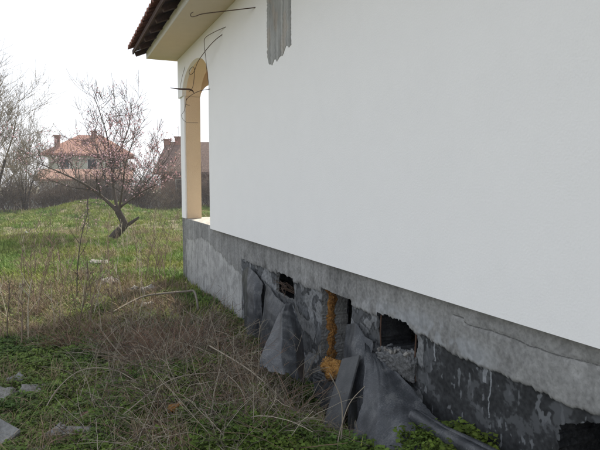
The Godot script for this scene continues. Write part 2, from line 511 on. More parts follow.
func plinth_face(m: MB, rev: Array, s0: float, s1: float, y0: float, y1: float, ns: int, ny: int, t0: float, t1: float, ty0: float, ty1: float) -> void:
	var px := []
	var sd := []
	for j in ny + 1:
		for k in ns + 1:
			var s := lerpf(s0, s1, float(k) / ns)
			var y := lerpf(y0, y1, float(j) / ny)
			px.append(Vector3(0.05 - plinth_relief(s, y), y, -s))
			sd.append(hole_sdf(s, y) if s < 6.2 else 1.0)
	var nn := []
	for j in ny + 1:
		for k in ns + 1:
			var a: Vector3 = px[j * (ns + 1) + mini(k + 1, ns)] - px[j * (ns + 1) + maxi(k - 1, 0)]
			var b: Vector3 = px[mini(j + 1, ny) * (ns + 1) + k] - px[maxi(j - 1, 0) * (ns + 1) + k]
			var q := b.cross(a).normalized()
			if q.x > 0: q = -q
			nn.append(q)
	for j in ny:
		for k in ns:
			var c := [j * (ns + 1) + k, j * (ns + 1) + k + 1, (j + 1) * (ns + 1) + k + 1, (j + 1) * (ns + 1) + k]
			for t in [[c[0], c[2], c[1]], [c[0], c[3], c[2]]]:
				var poly := []
				var cut := []
				for e in 3:
					var a: int = t[e]
					var b: int = t[(e + 1) % 3]
					if sd[a] >= 0.0: poly.append([px[a], nn[a]])
					if (sd[a] >= 0.0) != (sd[b] >= 0.0):
						var f: float = sd[a] / (sd[a] - sd[b])
						var p: Vector3 = px[a].lerp(px[b], f)
						poly.append([p, nn[a].lerp(nn[b], f).normalized()])
						cut.append(p)
				if cut.size() == 2: rev.append(cut)
				for q in range(1, poly.size() - 1):
					var ids := []
					for w in [poly[0], poly[q], poly[q + 1]]:
						ids.append(m.vert(w[0], w[1], Color.WHITE, Vector2((-w[0].z - t0) / (t1 - t0), (ty1 - w[0].y) / (ty1 - ty0))))
					m.idx(ids[0], ids[1], ids[2])

func prism(m: MB, outline: PackedVector2Array, to3: Callable, d0: float, d1: float, sides: bool, front: bool, back: bool) -> void:
	var tri := Geometry2D.triangulate_polygon(outline)
	for k in range(0, tri.size(), 3):
		for w in [[d0, front, false], [d1, back, true]]:
			if not w[1]: continue
			var a: Vector3 = to3.call(outline[tri[k]], w[0])
			var b: Vector3 = to3.call(outline[tri[k + 1]], w[0])
			var c: Vector3 = to3.call(outline[tri[k + 2]], w[0])
			var want: Vector3 = to3.call(outline[0], w[0]) - to3.call(outline[0], d1 if w[0] == d0 else d0)
			if (b - a).cross(c - a).dot(want) < 0: m.tri(a, c, b)
			else: m.tri(a, b, c)
	if sides:
		var cw := Geometry2D.is_polygon_clockwise(outline)
		for k in outline.size():
			var p: Vector2 = outline[k]
			var q: Vector2 = outline[(k + 1) % outline.size()]
			var a: Vector3 = to3.call(p, d0); var b: Vector3 = to3.call(q, d0); var c: Vector3 = to3.call(q, d1); var d: Vector3 = to3.call(p, d1)
			m.quad(a, b, c, d)

func house() -> void:
	var h := base("white_house", Vector3.ZERO)
	tag(h, "unfinished white stucco house with grey concrete plinth and red tiled eaves", "house")
	# --- plinth: fine grid near, coarser far; openings cut through it
	var near := MB.new()
	var rev := []
	plinth_face(near, rev, 1.2, 4.0, -0.45, 1.06, 300, 150, 1.0, 4.7, -0.45, 1.08)
	var mid := MB.new()
	plinth_face(mid, rev, 4.0, 4.7, -0.45, 1.06, 50, 110, 1.0, 4.7, -0.45, 1.08)
	var far := MB.new()
	plinth_face(far, rev, 4.7, 10.93, -0.6, 1.06, 340, 84, 4.7, 11.0, -0.6, 1.08)
	var am := ArrayMesh.new()
	var k := 0
	var pn := mat(Color.WHITE, 0.92); pn.albedo_texture = plinth_image(1.0, 4.7, -0.45, 1.08, 1300, 540)
	var pf := mat(Color.WHITE, 0.95); pf.albedo_texture = plinth_image(4.7, 11.0, -0.6, 1.08, 1200, 330)
	for w in [[near, pn], [mid, pn], [far, pf]]:
		am.add_surface_from_arrays(Mesh.PRIMITIVE_TRIANGLES, w[0].arrays())
		am.surface_set_material(k, w[1]); k += 1
	var pl := obj("plinth", am, h)
	var blk := MB.new()      # rest of the plinth round the cellar
	blk.box(Vector3(0.05, -0.6, -1.2), Vector3(0.35, 1.06, 9.0))
	blk.box(Vector3(0.05, -0.6, -10.93), Vector3(8.0, 1.03, -10.6))
	blk.box(Vector3(7.7, -0.6, -10.6), Vector3(8.0, 1.03, 9.0))
	blk.box(Vector3(0.35, -0.6, 8.7), Vector3(7.7, 1.03, 9.0))
	obj("foundation", blk.mesh(M.concrete), h)
	# --- thickness of the plinth seen in the openings
	var rv := [MB.new(), MB.new()]
	for e in rev:
		var a: Vector3 = e[0]
		var b: Vector3 = e[1]
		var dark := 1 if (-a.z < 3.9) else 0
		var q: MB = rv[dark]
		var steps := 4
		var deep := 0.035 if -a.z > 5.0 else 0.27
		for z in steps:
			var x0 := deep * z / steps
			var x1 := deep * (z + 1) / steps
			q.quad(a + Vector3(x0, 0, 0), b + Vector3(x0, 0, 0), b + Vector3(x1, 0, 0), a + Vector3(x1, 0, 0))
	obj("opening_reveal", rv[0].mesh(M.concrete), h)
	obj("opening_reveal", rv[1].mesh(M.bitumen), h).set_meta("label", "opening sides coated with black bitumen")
	# inner leaf behind the plinth, with the same openings, and the cellar
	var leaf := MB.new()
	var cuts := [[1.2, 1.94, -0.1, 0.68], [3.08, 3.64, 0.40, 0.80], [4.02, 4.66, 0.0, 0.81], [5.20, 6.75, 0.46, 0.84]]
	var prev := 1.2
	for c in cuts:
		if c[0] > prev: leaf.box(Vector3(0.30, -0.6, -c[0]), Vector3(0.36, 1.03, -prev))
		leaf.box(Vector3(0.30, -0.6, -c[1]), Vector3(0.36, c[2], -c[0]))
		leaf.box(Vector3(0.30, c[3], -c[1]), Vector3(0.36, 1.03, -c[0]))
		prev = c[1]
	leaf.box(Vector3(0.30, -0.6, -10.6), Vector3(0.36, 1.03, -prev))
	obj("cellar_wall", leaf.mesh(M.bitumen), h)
	# --- floor slab (the porch floor shows)
	var fl := MB.new()
	fl.box(Vector3(0.062, 1.033, -10.92), Vector3(8.0, 1.065, -8.45))
	fl.box(Vector3(0.31, 1.033, -8.45), Vector3(8.0, 1.065, 9.0))
	obj("porch_floor", fl.mesh(M.pale_concrete), h)
	# --- long wall with the side arch of the porch
	var arch := PackedVector2Array()
	for p in [Vector2(-9, 1.03), Vector2(-9, 4.05), Vector2(10.92, 4.05), Vector2(10.92, 3.33), Vector2(10.52, 3.33)]: arch.append(p)
	for a in range(1, 24):
		var t := PI * a / 24
		arch.append(Vector2(9.535 + 0.985 * cos(t), 3.33 + 0.45 * sin(t)))
	arch.append(Vector2(8.55, 3.33)); arch.append(Vector2(8.55, 1.03))
	var to3 := func(p: Vector2, d: float) -> Vector3: return Vector3(d, p.y, -p.x)
	var sm := MB.new()
	prism(sm, arch, to3, 0.0, 0.07, true, true, false)
	obj("stucco_wall", sm.mesh(M.stucco), h)
	var cm := MB.new()
	var inner := PackedVector2Array()
	for p in arch: inner.append(p)
	prism(cm, inner, to3, 0.07, 0.34, true, false, true)
	# front of the porch: pillar, arches
	var fr := PackedVector2Array()
	for p in [Vector2(0.07, 4.05), Vector2(0.07, 3.33), Vector2(0.34, 3.33)]: fr.append(p)
	for a in range(1, 24):
		var t := PI * (1.0 - a / 24.0)
		fr.append(Vector2(1.44 + 1.1 * cos(t), 3.33 + 0.45 * sin(t)))
	for p in [Vector2(2.54, 3.33), Vector2(2.54, 1.065), Vector2(2.9, 1.065), Vector2(2.9, 3.33)]: fr.append(p)
	for a in range(1, 24):
		var t := PI * (1.0 - a / 24.0)
		fr.append(Vector2(4.0 + 1.1 * cos(t), 3.33 + 0.45 * sin(t)))
	for p in [Vector2(5.1, 3.33), Vector2(5.1, 1.065), Vector2(8.0, 1.065), Vector2(8.0, 4.05)]: fr.append(p)
	var fm := MB.new()
	prism(fm, fr, func(p: Vector2, d: float) -> Vector3: return Vector3(p.x, p.y, -d), 10.52, 10.90, true, true, true)
	cm.box(Vector3(0.34, 1.065, -8.55), Vector3(8.0, 4.05, -8.25))
	cm.box(Vector3(7.7, 1.065, -10.5), Vector3(8.0, 4.05, 9.0))
	cm.box(Vector3(0.34, 1.065, 8.7), Vector3(7.7, 4.05, 9.0))
	obj("porch_arch", cm.mesh(M.cream), h)
	obj("porch_front", fm.mesh(M.cream), h)
	var cp := MB.new()
	cp.box(Vector3(0.06, 1.066, -10.88), Vector3(0.335, 3.34, -10.53), Color.WHITE, 0.006)
	var pil := obj("pillar", cp.mesh(M.cream), h)
	var cs := MB.new()
	cs.box(Vector3(0.03, 1.067, -10.87), Vector3(0.064, 3.34, -10.525), Color.WHITE, 0.006)
	obj("stucco_face", cs.mesh(M.stucco), pil)
	# porch ceiling
	var ce := MB.new()
	ce.box(Vector3(0.34, 4.055, -10.9), Vector3(7.9, 4.1, 8.9))
	obj("ceiling", ce.mesh(M.soffit), h)
	# --- grey cement patch smeared over the stucco
	patch(h)
	# --- eaves
	var so := MB.new()
	so.box(Vector3(-0.54, 4.052, -11.05), Vector3(0.6, 4.10, 9.0))
	obj("soffit", so.mesh(M.soffit), h)
	var fa := MB.new()
	fa.box(Vector3(-0.555, 4.05, -11.06), Vector3(-0.541, 4.175, 9.0))
	fa.box(Vector3(-0.54, 4.101, -11.06), Vector3(8.6, 4.175, -11.02))
	obj("fascia", fa.mesh(M.stucco), h)
	# roof planes: deck below, tiles above
	var sl := 0.42
	var deck := MB.new()
	var e0 := Vector3(-0.80, 4.165, 0); var r0 := Vector3(4.0, 4.165 + 4.8 * sl, 0); var w0 := Vector3(8.8, 4.165, 0)
	for side in [[e0, r0], [r0, w0]]:
		var a: Vector3 = side[0]
		var b: Vector3 = side[1]
		var th := Vector3(0, 0.035, 0)
		var f := Vector3(0, 0, -11.12); var g := Vector3(0, 0, 9.2)
		deck.quad(a + th + g, b + th + g, b + th + f, a + th + f)
		deck.quad(a + f, b + f, b + g, a + g)
		deck.quad(a + f, a + g, a + th + g, a + th + f)
		deck.quad(b + f, a + f, a + th + f, b + th + f)
	# gable ends
	for z in [-11.04, 9.0]:
		deck.tri(Vector3(-0.55, 4.17, z), Vector3(8.55, 4.17, z), Vector3(4.0, 6.0, z))
	var dk := obj("roof_deck", deck.mesh(M.wood_dark), h)
	for q in 34:
		var z := -11.05 + q * 0.6
		var ra := MB.new()
		var dir := Vector3(1, sl, 0).normalized()
		var up := Vector3(-sl, 1, 0).normalized()
		ra.xbox(Transform3D(Basis(dir, up, Vector3(0, 0, 1)), Vector3(-0.76, 4.165, z) + dir * 0.25 - up * 0.045), Vector3(0.52, 0.085, 0.075), Color.WHITE, 0.004)
		obj("rafter_tail", ra.mesh(M.wood_dark), dk)
	var bt := MB.new()
	bt.box(Vector3(-0.80, 4.125, -11.10), Vector3(-0.775, 4.163, 9.1))
	obj("eave_board", bt.mesh(M.wood_dark), dk)
	# tiles: first course one by one, the rest as rows of waves
	var roof := obj("roof_tiles", tile_field(sl), h)
	var tm := eave_tile(sl)
	for q in 92:
		var t := obj("roof_tile", tm, roof)
		t.position = Vector3(0, 0.004 * rng.randf(), -11.12 + 0.22 * q + 0.11)
		t.rotation.y = rng.randf_range(-0.03, 0.03)

func eave_tile(sl: float) -> ArrayMesh:
	var m := MB.new()
	var P := []
	var cols := 9
	for r in 4:
		var d := 0.42 * r / 3.0
		for c in cols:
			var f := float(c) / (cols - 1)
			var w := 0.035 * cos((f - 0.35) * TAU)
			P.append(Vector3(-0.88 + d, 4.24 + d * sl + w, (f - 0.5) * 0.22))
	m.grid(P, 4, cols)
	# thick front lip and underside
	for c in cols - 1:
		m.quad(P[c] - Vector3(0, 0.02, 0), P[c + 1] - Vector3(0, 0.02, 0), P[c + 1], P[c])
	var U := []
	for p in P: U.append(p - Vector3(0, 0.02, 0))
	m.grid(U, 4, cols)
	return m.mesh(M.tile)

func tile_field(sl: float) -> ArrayMesh:
	var m := MB.new()
	for side in 2:
		var P := []
		var rows := 0
		for r in 13:
			for e in 2:
				var d := 0.36 * (r + e) if r < 12 else 4.88
				rows += 1
				var lift := 0.03 if e == 0 else 0.0
				for c in 373:
					var f := c / 4.0
					var w := 0.03 * cos((f - 0.35) * TAU)
					var x := -0.46 + d
					if d > 4.46: x = 4.0
					var yy := 4.245 + (x + 0.88) * sl + w + lift
					P.append(Vector3(x if side == 0 else 8.0 - x, yy, -11.14 + 0.055 * c))
		m.grid(P, rows, 373)
	return m.mesh(M.tile)

func patch(h: Node3D) -> void:
	var m := MB.new()
	var P := []
	var cl := []
	var cols := 50
	var rows := 60
	for r in rows + 1:
		for c in cols + 1:
			var f := float(c) / cols
			var wl := 0.02 * nz2.get_noise_2d(r * 12.0, 4.0)
			var s := lerpf(5.90 + wl, 5.22 + 0.015 * nz2.get_noise_2d(r * 10.0, 44.0), f)
			var bot := 3.03 + 0.03 * nz2.get_noise_2d(f * 60.0, 1.0) + 0.012 * sin(f * 9.0 + 1.0) - 0.04 * smoothstep(0.2, 0.05, absf(f - 0.15)) + 0.025 * f
			bot -= 0.014 * maxf(0.0, nz2.get_noise_2d(f * 400.0, 8.0))
			if f < 0.06 : bot += (0.06 - f) * 1.2
			bot += 0.05 * smoothstep(0.55, 1.0, f)
			var y := lerpf(bot, 4.02, float(r) / rows)
			var st := nz2.get_noise_2d(f * 160.0, y * 5.0) + 0.5 * nz2.get_noise_2d(f * 500.0, y * 10.0)
			P.append(Vector3(-0.005 - 0.0005 * st, y, -s))
			var g := 0.27 + 0.09 * st + 0.05 * nz2.get_noise_2d(f * 60.0, y * 60.0)
			if absf(f - 0.66) < 0.03: g += 0.10
			g = maxf(g, 0.12)
			var brown := smoothstep(0.1, 0.4, nz2.get_noise_2d(f * 40.0 + 3.0, y * 40.0)) * 0.06
			cl.append(Color(g + brown * 0.4, g * 1.01, g * 0.98 - brown * 0.3))
	m.grid(P, rows + 1, cols + 1, cl)
	for c in cols:
		var a: Vector3 = P[c]; var b: Vector3 = P[c + 1]
		m.quad(Vector3(0.001, a.y, a.z), Vector3(0.001, b.y, b.z), b, a, Color(0.3, 0.3, 0.29))
	obj("cement_patch", m.mesh(mat(Color.WHITE, 0.95, true)), h)

# ------------------------------------------------------------------ background
func hip_roof(lo: Vector3, hi: Vector3, ridge_y: float, inset: float) -> MB:   # lo/hi: eave rectangle, y = eave height
	var m := MB.new()
	var a := Vector3(lo.x, lo.y, hi.z); var b := Vector3(hi.x, lo.y, hi.z); var c := Vector3(hi.x, lo.y, lo.z); var d := Vector3(lo.x, lo.y, lo.z)
	var zc := (lo.z + hi.z) * 0.5
	var r1 := Vector3(lo.x + inset, ridge_y, zc); var r2 := Vector3(hi.x - inset, ridge_y, zc)
	m.quad(a, b, r2, r1); m.quad(c, d, r1, r2); m.tri(b, c, r2); m.tri(d, a, r1)
	var t := Vector3(0, -0.18, 0)
	for e in [[a, b], [b, c], [c, d], [d, a]]: m.quad(e[0] + t, e[1] + t, e[1], e[0])
	m.quad(a + t, d + t, c + t, b + t)
	return m

func window(parent: Node3D, at: Vector3, w: float, hh: float) -> void:
	var f := MB.new()
	f.box(at + Vector3(-w * 0.5, 0, 0), at + Vector3(-w * 0.5 + 0.08, hh, 0.06)); f.box(at + Vector3(w * 0.5 - 0.08, 0, 0), at + Vector3(w * 0.5, hh, 0.06))
	f.box(at + Vector3(-w * 0.5 + 0.08, 0, 0), at + Vector3(w * 0.5 - 0.08, 0.08, 0.058)); f.box(at + Vector3(-w * 0.5 + 0.08, hh - 0.08, 0), at + Vector3(w * 0.5 - 0.08, hh, 0.058))
	var o := obj("window", f.mesh(M.far_wall_pale), parent)
	var g := MB.new()
	g.box(at + Vector3(-w * 0.5 + 0.08, 0.08, 0.0), at + Vector3(w * 0.5 - 0.08, hh - 0.08, 0.02))
	obj("pane", g.mesh(M.glass), o)

func background() -> void:
	# house with a red hipped roof
	var a := base("red_roofed_house", Vector3(0.35, -0.2, -54.0), -0.12)
	tag(a, "pale green house with orange red hipped roof and two chimneys behind the blossoming tree", "house")
	var w := MB.new(); w.box(Vector3(-3.3, 0, -6.0), Vector3(3.3, 4.3, 0.0)); obj("wall", w.mesh(M.far_wall), a)
	var rf := obj("roof", hip_roof(Vector3(-3.9, 4.45, -6.6), Vector3(3.9, 0, 0.6), 6.35, 2.9).mesh(M.far_tile), a)
	for c in [Vector3(0.35, 6.0, -2.6), Vector3(-2.6, 4.6, -0.6)]:
		var m := MB.new()
		m.box(c + Vector3(-0.22, -0.6, -0.22), c + Vector3(0.22, 0.6 if c.x > 0 else 1.4, 0.22))
		m.box(c + Vector3(-0.3, 0.6 if c.x > 0 else 1.4, -0.3), c + Vector3(0.3, 0.72 if c.x > 0 else 1.52, 0.3))
		obj("chimney", m.mesh(M.brick), rf)
	for x in [-2.0, 0.3, 2.2]: window(a, Vector3(x, 3.05, 0.01), 0.9, 1.0)
	# its lower annex
	var b := base("annex_building", Vector3(0.1, -0.2, -44.0), -0.12)
	tag(b, "low pale annex with a sloping orange tiled roof in front of the hipped house", "shed")
	w = MB.new(); w.box(Vector3(-3.6, 0, -3.0), Vector3(2.6, 2.1, 0.0)); obj("wall", w.mesh(M.far_wall_pale), b)
	var lr := MB.new()     # shallow lean-to roof
	lr.quad(Vector3(-3.9, 2.15, 0.4), Vector3(2.9, 2.15, 0.4), Vector3(2.9, 2.95, -3.2), Vector3(-3.9, 2.95, -3.2))
	lr.quad(Vector3(-3.9, 2.02, 0.4), Vector3(2.9, 2.02, 0.4), Vector3(2.9, 2.15, 0.4), Vector3(-3.9, 2.15, 0.4))
	lr.quad(Vector3(2.9, 2.02, 0.4), Vector3(2.9, 2.8, -3.2), Vector3(2.9, 2.95, -3.2), Vector3(2.9, 2.15, 0.4))
	obj("roof", lr.mesh(M.annex_tile), b)
	window(b, Vector3(1.2, 0.9, 0.01), 0.8, 0.9); window(b, Vector3(-2.2, 0.9, 0.01), 0.8, 0.9)
	var dr := MB.new(); dr.box(Vector3(-0.6, 0, 0.005), Vector3(0.25, 1.95, 0.05)); obj("door", dr.mesh(M.wood_dark), b)
	# house with an old brown roof, seen beside and through the porch
	var c2 := base("brown_roofed_house", Vector3(8.0, -0.2, -42.5), -0.3)
	tag(c2, "house with dark brown tiled gable roof beyond the porch pillar", "house")
	w = MB.new(); w.box(Vector3(-3.2, 0, -5.0), Vector3(7.0, 3.0, 0)); obj("wall", w.mesh(M.brick), c2)
	var gr := MB.new()
	gr.quad(Vector3(-3.7, 2.7, 0.7), Vector3(7.5, 2.7, 0.7), Vector3(7.5, 5.15, -2.5), Vector3(-3.0, 5.15, -2.5))
	gr.quad(Vector3(7.5, 2.7, -5.7), Vector3(-3.7, 2.7, -5.7), Vector3(-3.0, 5.15, -2.5), Vector3(7.5, 5.15, -2.5))
	gr.tri(Vector3(-3.7, 2.7, -5.7), Vector3(-3.7, 2.7, 0.7), Vector3(-3.0, 5.15, -2.5))
	gr.quad(Vector3(-3.7, 2.52, 0.7), Vector3(7.5, 2.52, 0.7), Vector3(7.5, 2.7, 0.7), Vector3(-3.7, 2.7, 0.7))
	gr.quad(Vector3(-3.7, 2.52, -5.7), Vector3(-3.7, 2.52, 0.7), Vector3(-3.7, 2.7, 0.7), Vector3(-3.7, 2.7, -5.7))
	var g2 := obj("roof", gr.mesh(M.far_tile_old), c2)
	for p in [Vector3(-2.95, 4.5, -2.4), Vector3(-2.1, 4.7, -2.4)]:
		var m := MB.new(); m.box(p + Vector3(-0.25, -0.3, -0.25), p + Vector3(0.25, 0.75, 0.25)); m.box(p + Vector3(-0.31, 0.75, -0.31), p + Vector3(0.31, 0.85, 0.31))
		obj("chimney", m.mesh(M.brick), g2)
	for x in [-1.6, 1.2, 4.0]: window(c2, Vector3(x, 1.0, 0.01), 1.0, 1.2)
	# low block wall between the plots, with posts
	var gw := base("garden_wall", Vector3(-1.0, -0.2, -40.5), -0.1)
	tag(gw, "low pale concrete garden wall standing behind the brush", "wall")
	for q in 16:
		var x := -16.0 + q * 2.0
		var m := MB.new(); m.box(Vector3(x + 0.1, 0, -0.06), Vector3(x + 1.9, 1.15 + 0.08 * sin(q * 2.1), 0.06), Color.WHITE, 0.02)
		obj("wall_panel", m.mesh(M.pale_concrete), gw)
		m = MB.new(); m.box(Vector3(x - 0.1, 0, -0.1), Vector3(x + 0.1, 1.4, 0.1), Color.WHITE, 0.02)
		obj("post", m.mesh(M.concrete), gw)

# ------------------------------------------------------------------ trees
func grow(m: MB, p: Vector3, d: Vector3, ln: float, r: float, depth: int, r_: RandomNumberGenerator, tips: Array, col: Color, up: float, kink: float, minr: float) -> void:
	var pts := [p]
	var dd := d.normalized()
	var q := p
	var seg := 5 if depth > 1 else 4
	for k in seg:
		dd = (dd + Vector3(r_.randf_range(-1, 1), r_.randf_range(-1, 1) + up, r_.randf_range(-1, 1)) * kink).normalized()
		q += dd * ln / seg
		pts.append(q)
	var re := maxf(r * 0.55, minr)
	var cc := col * r_.randf_range(0.8, 1.25)
	m.tube(pts, r, re, 6 if r > 0.03 else (4 if r > 0.012 else 3), cc)
	if depth <= 1:
		for k in range(1, pts.size()): tips.append(pts[k])
	if depth <= 0: return
	var nb := r_.randi_range(3, 5) if depth > 1 else r_.randi_range(3, 6)
	for k in nb:
		var f := r_.randf_range(0.25, 1.0)
		if k == 0: f = 1.0
		var at: Vector3 = pts[0].lerp(pts[-1], f)
		var ii := int(f * seg * 0.999)
		at = pts[ii].lerp(pts[ii + 1], f * seg - ii) if ii < seg else pts[seg]
		var side := Vector3(r_.randf_range(-1, 1), r_.randf_range(-0.4, 1), r_.randf_range(-1, 1)).normalized()
		var nd := (dd * (1.0 if k == 0 else 0.75) + side * (0.35 if k == 0 else 0.8)).normalized()
		grow(m, at, nd, ln * r_.randf_range(0.5, 0.8), maxf(lerpf(r, re, f) * 0.6, minr), depth - 1, r_, tips, col, up, kink, minr)

func limb(m: MB, pts: Array, r0: float, r1: float, r_: RandomNumberGenerator, tips: Array, col: Color, n: int, ln: float, depth: int = 2) -> void:
	var sp := smooth_path(pts, 5)
	m.tube(sp, r0 * 0.8, r1, 7, col)
	for k in n:
		var f := 0.28 + 0.72 * (k + r_.randf()) / n
		var ii := clampi(int(f * (sp.size() - 1)), 0, sp.size() - 2)
		var at: Vector3 = sp[ii]
		var dd: Vector3 = (sp[ii + 1] - sp[ii]).normalized()
		var side := Vector3(r_.randf_range(-1, 1), r_.randf_range(-0.3, 1.0), r_.randf_range(-1, 1)).normalized()
		grow(m, at, (dd * 0.55 + side).normalized(), ln * r_.randf_range(0.6, 1.2), maxf(lerpf(r0, r1, f) * 0.45, 0.008), depth, r_, tips, col, 0.22, 0.16, 0.0055)

func trees() -> void:
	var r_ := RandomNumberGenerator.new()
	r_.seed = 5
	# --- leaning blossom tree
	var px := 0.0345       # crown laid out at its real size: 1 unit below = 1 / 29 m
	var t := base("plum_tree", gp(-0.63, 19.2, -0.05), -0.40)
	tag(t, "small leaning fruit tree with dark forked trunk and sparse pink blossom", "tree")
	var L := func(x: float, y: float, z: float) -> Vector3: return Vector3((x - 110.0) * px, (238.0 - y) * px, z)
	var tr := MB.new()
	var bc := Color(0.095, 0.08, 0.07)
	tr.tube(smooth_path([L.call(107, 240, 0), L.call(115, 231, 0), L.call(122, 224, 0.03), L.call(123, 220, 0.05), L.call(118, 209, 0.1)], 5), 0.15, 0.105, 9)
	obj("trunk", tr.mesh(M.bark), t)
	var st := MB.new()
	st.tube(smooth_path([L.call(121, 225, 0.03), L.call(128, 221, 0.0), L.call(133, 217.5, -0.05), L.call(136, 215, -0.1)], 4), 0.075, 0.03, 7)
	obj("broken_limb", st.mesh(M.bark), t)
	var tips := []
	var cr := MB.new()
	limb(cr, [L.call(119, 211, 0.1), L.call(106, 197, 0.2), L.call(92, 184, 0.5), L.call(76, 174, 0.9), L.call(56, 164, 1.2)], 0.085, 0.007, r_, tips, bc, 13, 0.85)
	limb(cr, [L.call(118, 210, 0.1), L.call(113, 190, -0.1), L.call(109, 165, -0.3), L.call(105, 135, -0.3), L.call(96, 100, -0.1)], 0.075, 0.007, r_, tips, bc, 16, 0.8)
	limb(cr, [L.call(119, 209, 0.1), L.call(124, 192, 0.3), L.call(131, 165, 0.6), L.call(140, 140, 0.6)], 0.06, 0.007, r_, tips, bc, 13, 0.8)
	limb(cr, [L.call(119, 207, 0.1), L.call(130, 192, -0.5), L.call(143, 176, -1.0), L.call(157, 158, -1.3)], 0.055, 0.007, r_, tips, bc, 13, 0.8)
	limb(cr, [L.call(121, 205, 0.1), L.call(134, 197, 0.3), L.call(148, 189, 0.6), L.call(160, 184, 0.8)], 0.045, 0.007, r_, tips, bc, 11, 0.75)
	limb(cr, [L.call(109, 186, 0.1), L.call(97, 165, -0.6), L.call(87, 146, -1.0), L.call(75, 130, -1.3)], 0.05, 0.007, r_, tips, bc, 11, 0.8)
	limb(cr, [L.call(109, 165, -0.3), L.call(115, 145, -0.9), L.call(120, 122, -1.2), L.call(115, 106, -1.3)], 0.04, 0.007, r_, tips, bc, 10, 0.75)
	obj("crown", cr.mesh(M.twig), t)
	var bl := MB.new()
	for k in 4200:
		var p: Vector3 = tips[r_.randi() % tips.size()] + Vector3(r_.randf_range(-1, 1), r_.randf_range(-1, 1), r_.randf_range(-1, 1)) * 0.06
		if p.y > 4.0 and r_.randf() < 0.75: continue
		var nn := Vector3(r_.randf_range(-1, 1), r_.randf_range(-1, 1), r_.randf_range(-1, 1)).normalized()
		var e1 := nn.cross(Vector3(0.3, 0.9, 0.2)).normalized()
		var e2 := nn.cross(e1)
		var sz := r_.randf_range(0.016, 0.032)
		var tone := r_.randf_range(0.8, 1.1)
		var cc := Color(0.66, 0.42, 0.45) * tone
		if r_.randf() < 0.25: cc = Color(0.68, 0.52, 0.53) * tone
		for q in 5:
			var a0 := TAU * q / 5.0
			var d0 := e1 * cos(a0) + e2 * sin(a0)
			var d1 := e1 * cos(a0 + 0.55) + e2 * sin(a0 + 0.55)
			var d2 := e1 * cos(a0 - 0.55) + e2 * sin(a0 - 0.55)
			bl.quad(p, p + d2 * sz * 0.7 + nn * sz * 0.2, p + d0 * sz + nn * sz * 0.35, p + d1 * sz * 0.7 + nn * sz * 0.2, cc)
	tag(obj("blossom", bl.mesh(M.petal), t), "", "", "", "stuff")
	# --- pale bare trees at the edge of the plot
	var spots := [[-4.9, 27.5, 0.95, "tall bare willow like tree with pale fine upright twigs left of the blossoming tree"], [-6.1, 26.0, 1.05, "bare tree with drooping pale twigs beside the tall willow like tree"], [-3.9, 35.0, 0.62, "slight bare sapling between the willow like tree and the hipped house"]]
	for k in spots.size():
		var b := base("bare_tree", gp(spots[k][0], spots[k][1], -0.05), k * 1.7)
		tag(b, spots[k][3], "tree")
		var bm := MB.new()
		var cm := MB.new()
		var tp := []
		var sc: float = spots[k][2]
		var wc := Color(0.19, 0.16, 0.115)
		for q in 4:
			var a := q * 1.6 + k
			var top := Vector3(cos(a) * 0.7, 3.0, sin(a) * 0.7) * sc
			bm.tube(smooth_path([Vector3(cos(a) * 0.08, 0, sin(a) * 0.08), Vector3(cos(a) * 0.25, 1.3, sin(a) * 0.25) * sc, top], 4), 0.10 * sc, 0.05 * sc, 7)
			limb(cm, [top, top + Vector3(cos(a) * 0.4, 1.3, sin(a) * 0.4) * sc, top + Vector3(cos(a) * 0.7, 2.9, sin(a) * 0.7) * sc], 0.04, 0.008, r_, tp, wc, 22, 1.15 * sc)
			limb(cm, [top * 0.6, top * 0.6 + Vector3(cos(a) * 0.9, 0.9, sin(a) * 0.9) * sc, top * 0.6 + Vector3(cos(a) * 1.5, 2.2, sin(a) * 1.5) * sc], 0.032, 0.008, r_, tp, wc, 20, 1.0 * sc)
		obj("trunk", bm.mesh(M.bark), b)
		obj("crown", cm.mesh(M.twig), b)
	# --- brush along the edge of the plot
	var protos := []
	for k in 3:
		var m := MB.new()
		var tp := []
		for q in 30:
			var a := r_.randf() * TAU
			var lean := r_.randf_range(0.1, 0.75)
			var d := Vector3(cos(a) * lean, 1, sin(a) * lean)
			grow(m, Vector3(cos(a), 0, sin(a)) * r_.randf() * 0.55, d, r_.randf_range(0.9, 1.7), 0.014, 2, r_, tp, [Color(0.10, 0.075, 0.058), Color(0.15, 0.115, 0.082), Color(0.085, 0.066, 0.054)][k], 0.03, 0.16, 0.006)
		protos.append(m.mesh(M.twig))
	var lab := ["dense dark bare shrub in the brush along the plot edge", "loose brown bare shrub in the brush along the plot edge", "dark twiggy low shrub in the brush along the plot edge"]
	for k in 26:
		var kind := k % 3
		var x := -11.5 + 0.82 * k + r_.randf_range(-0.3, 0.3)
		var s := 37.6 + r_.randf_range(-1.4, 1.4) - (3.0 if x < -4.0 else 0.0)
		var o := base("bare_shrub", gp(x, s, -0.05), r_.randf() * TAU)
		o.scale = Vector3(1.1, r_.randf_range(0.6, 1.12), 1.1)
		obj("branches", protos[kind], o)
		tag(o, lab[kind], "shrub", "brush along the plot edge: kind %s" % ["dense", "loose", "low"][kind])

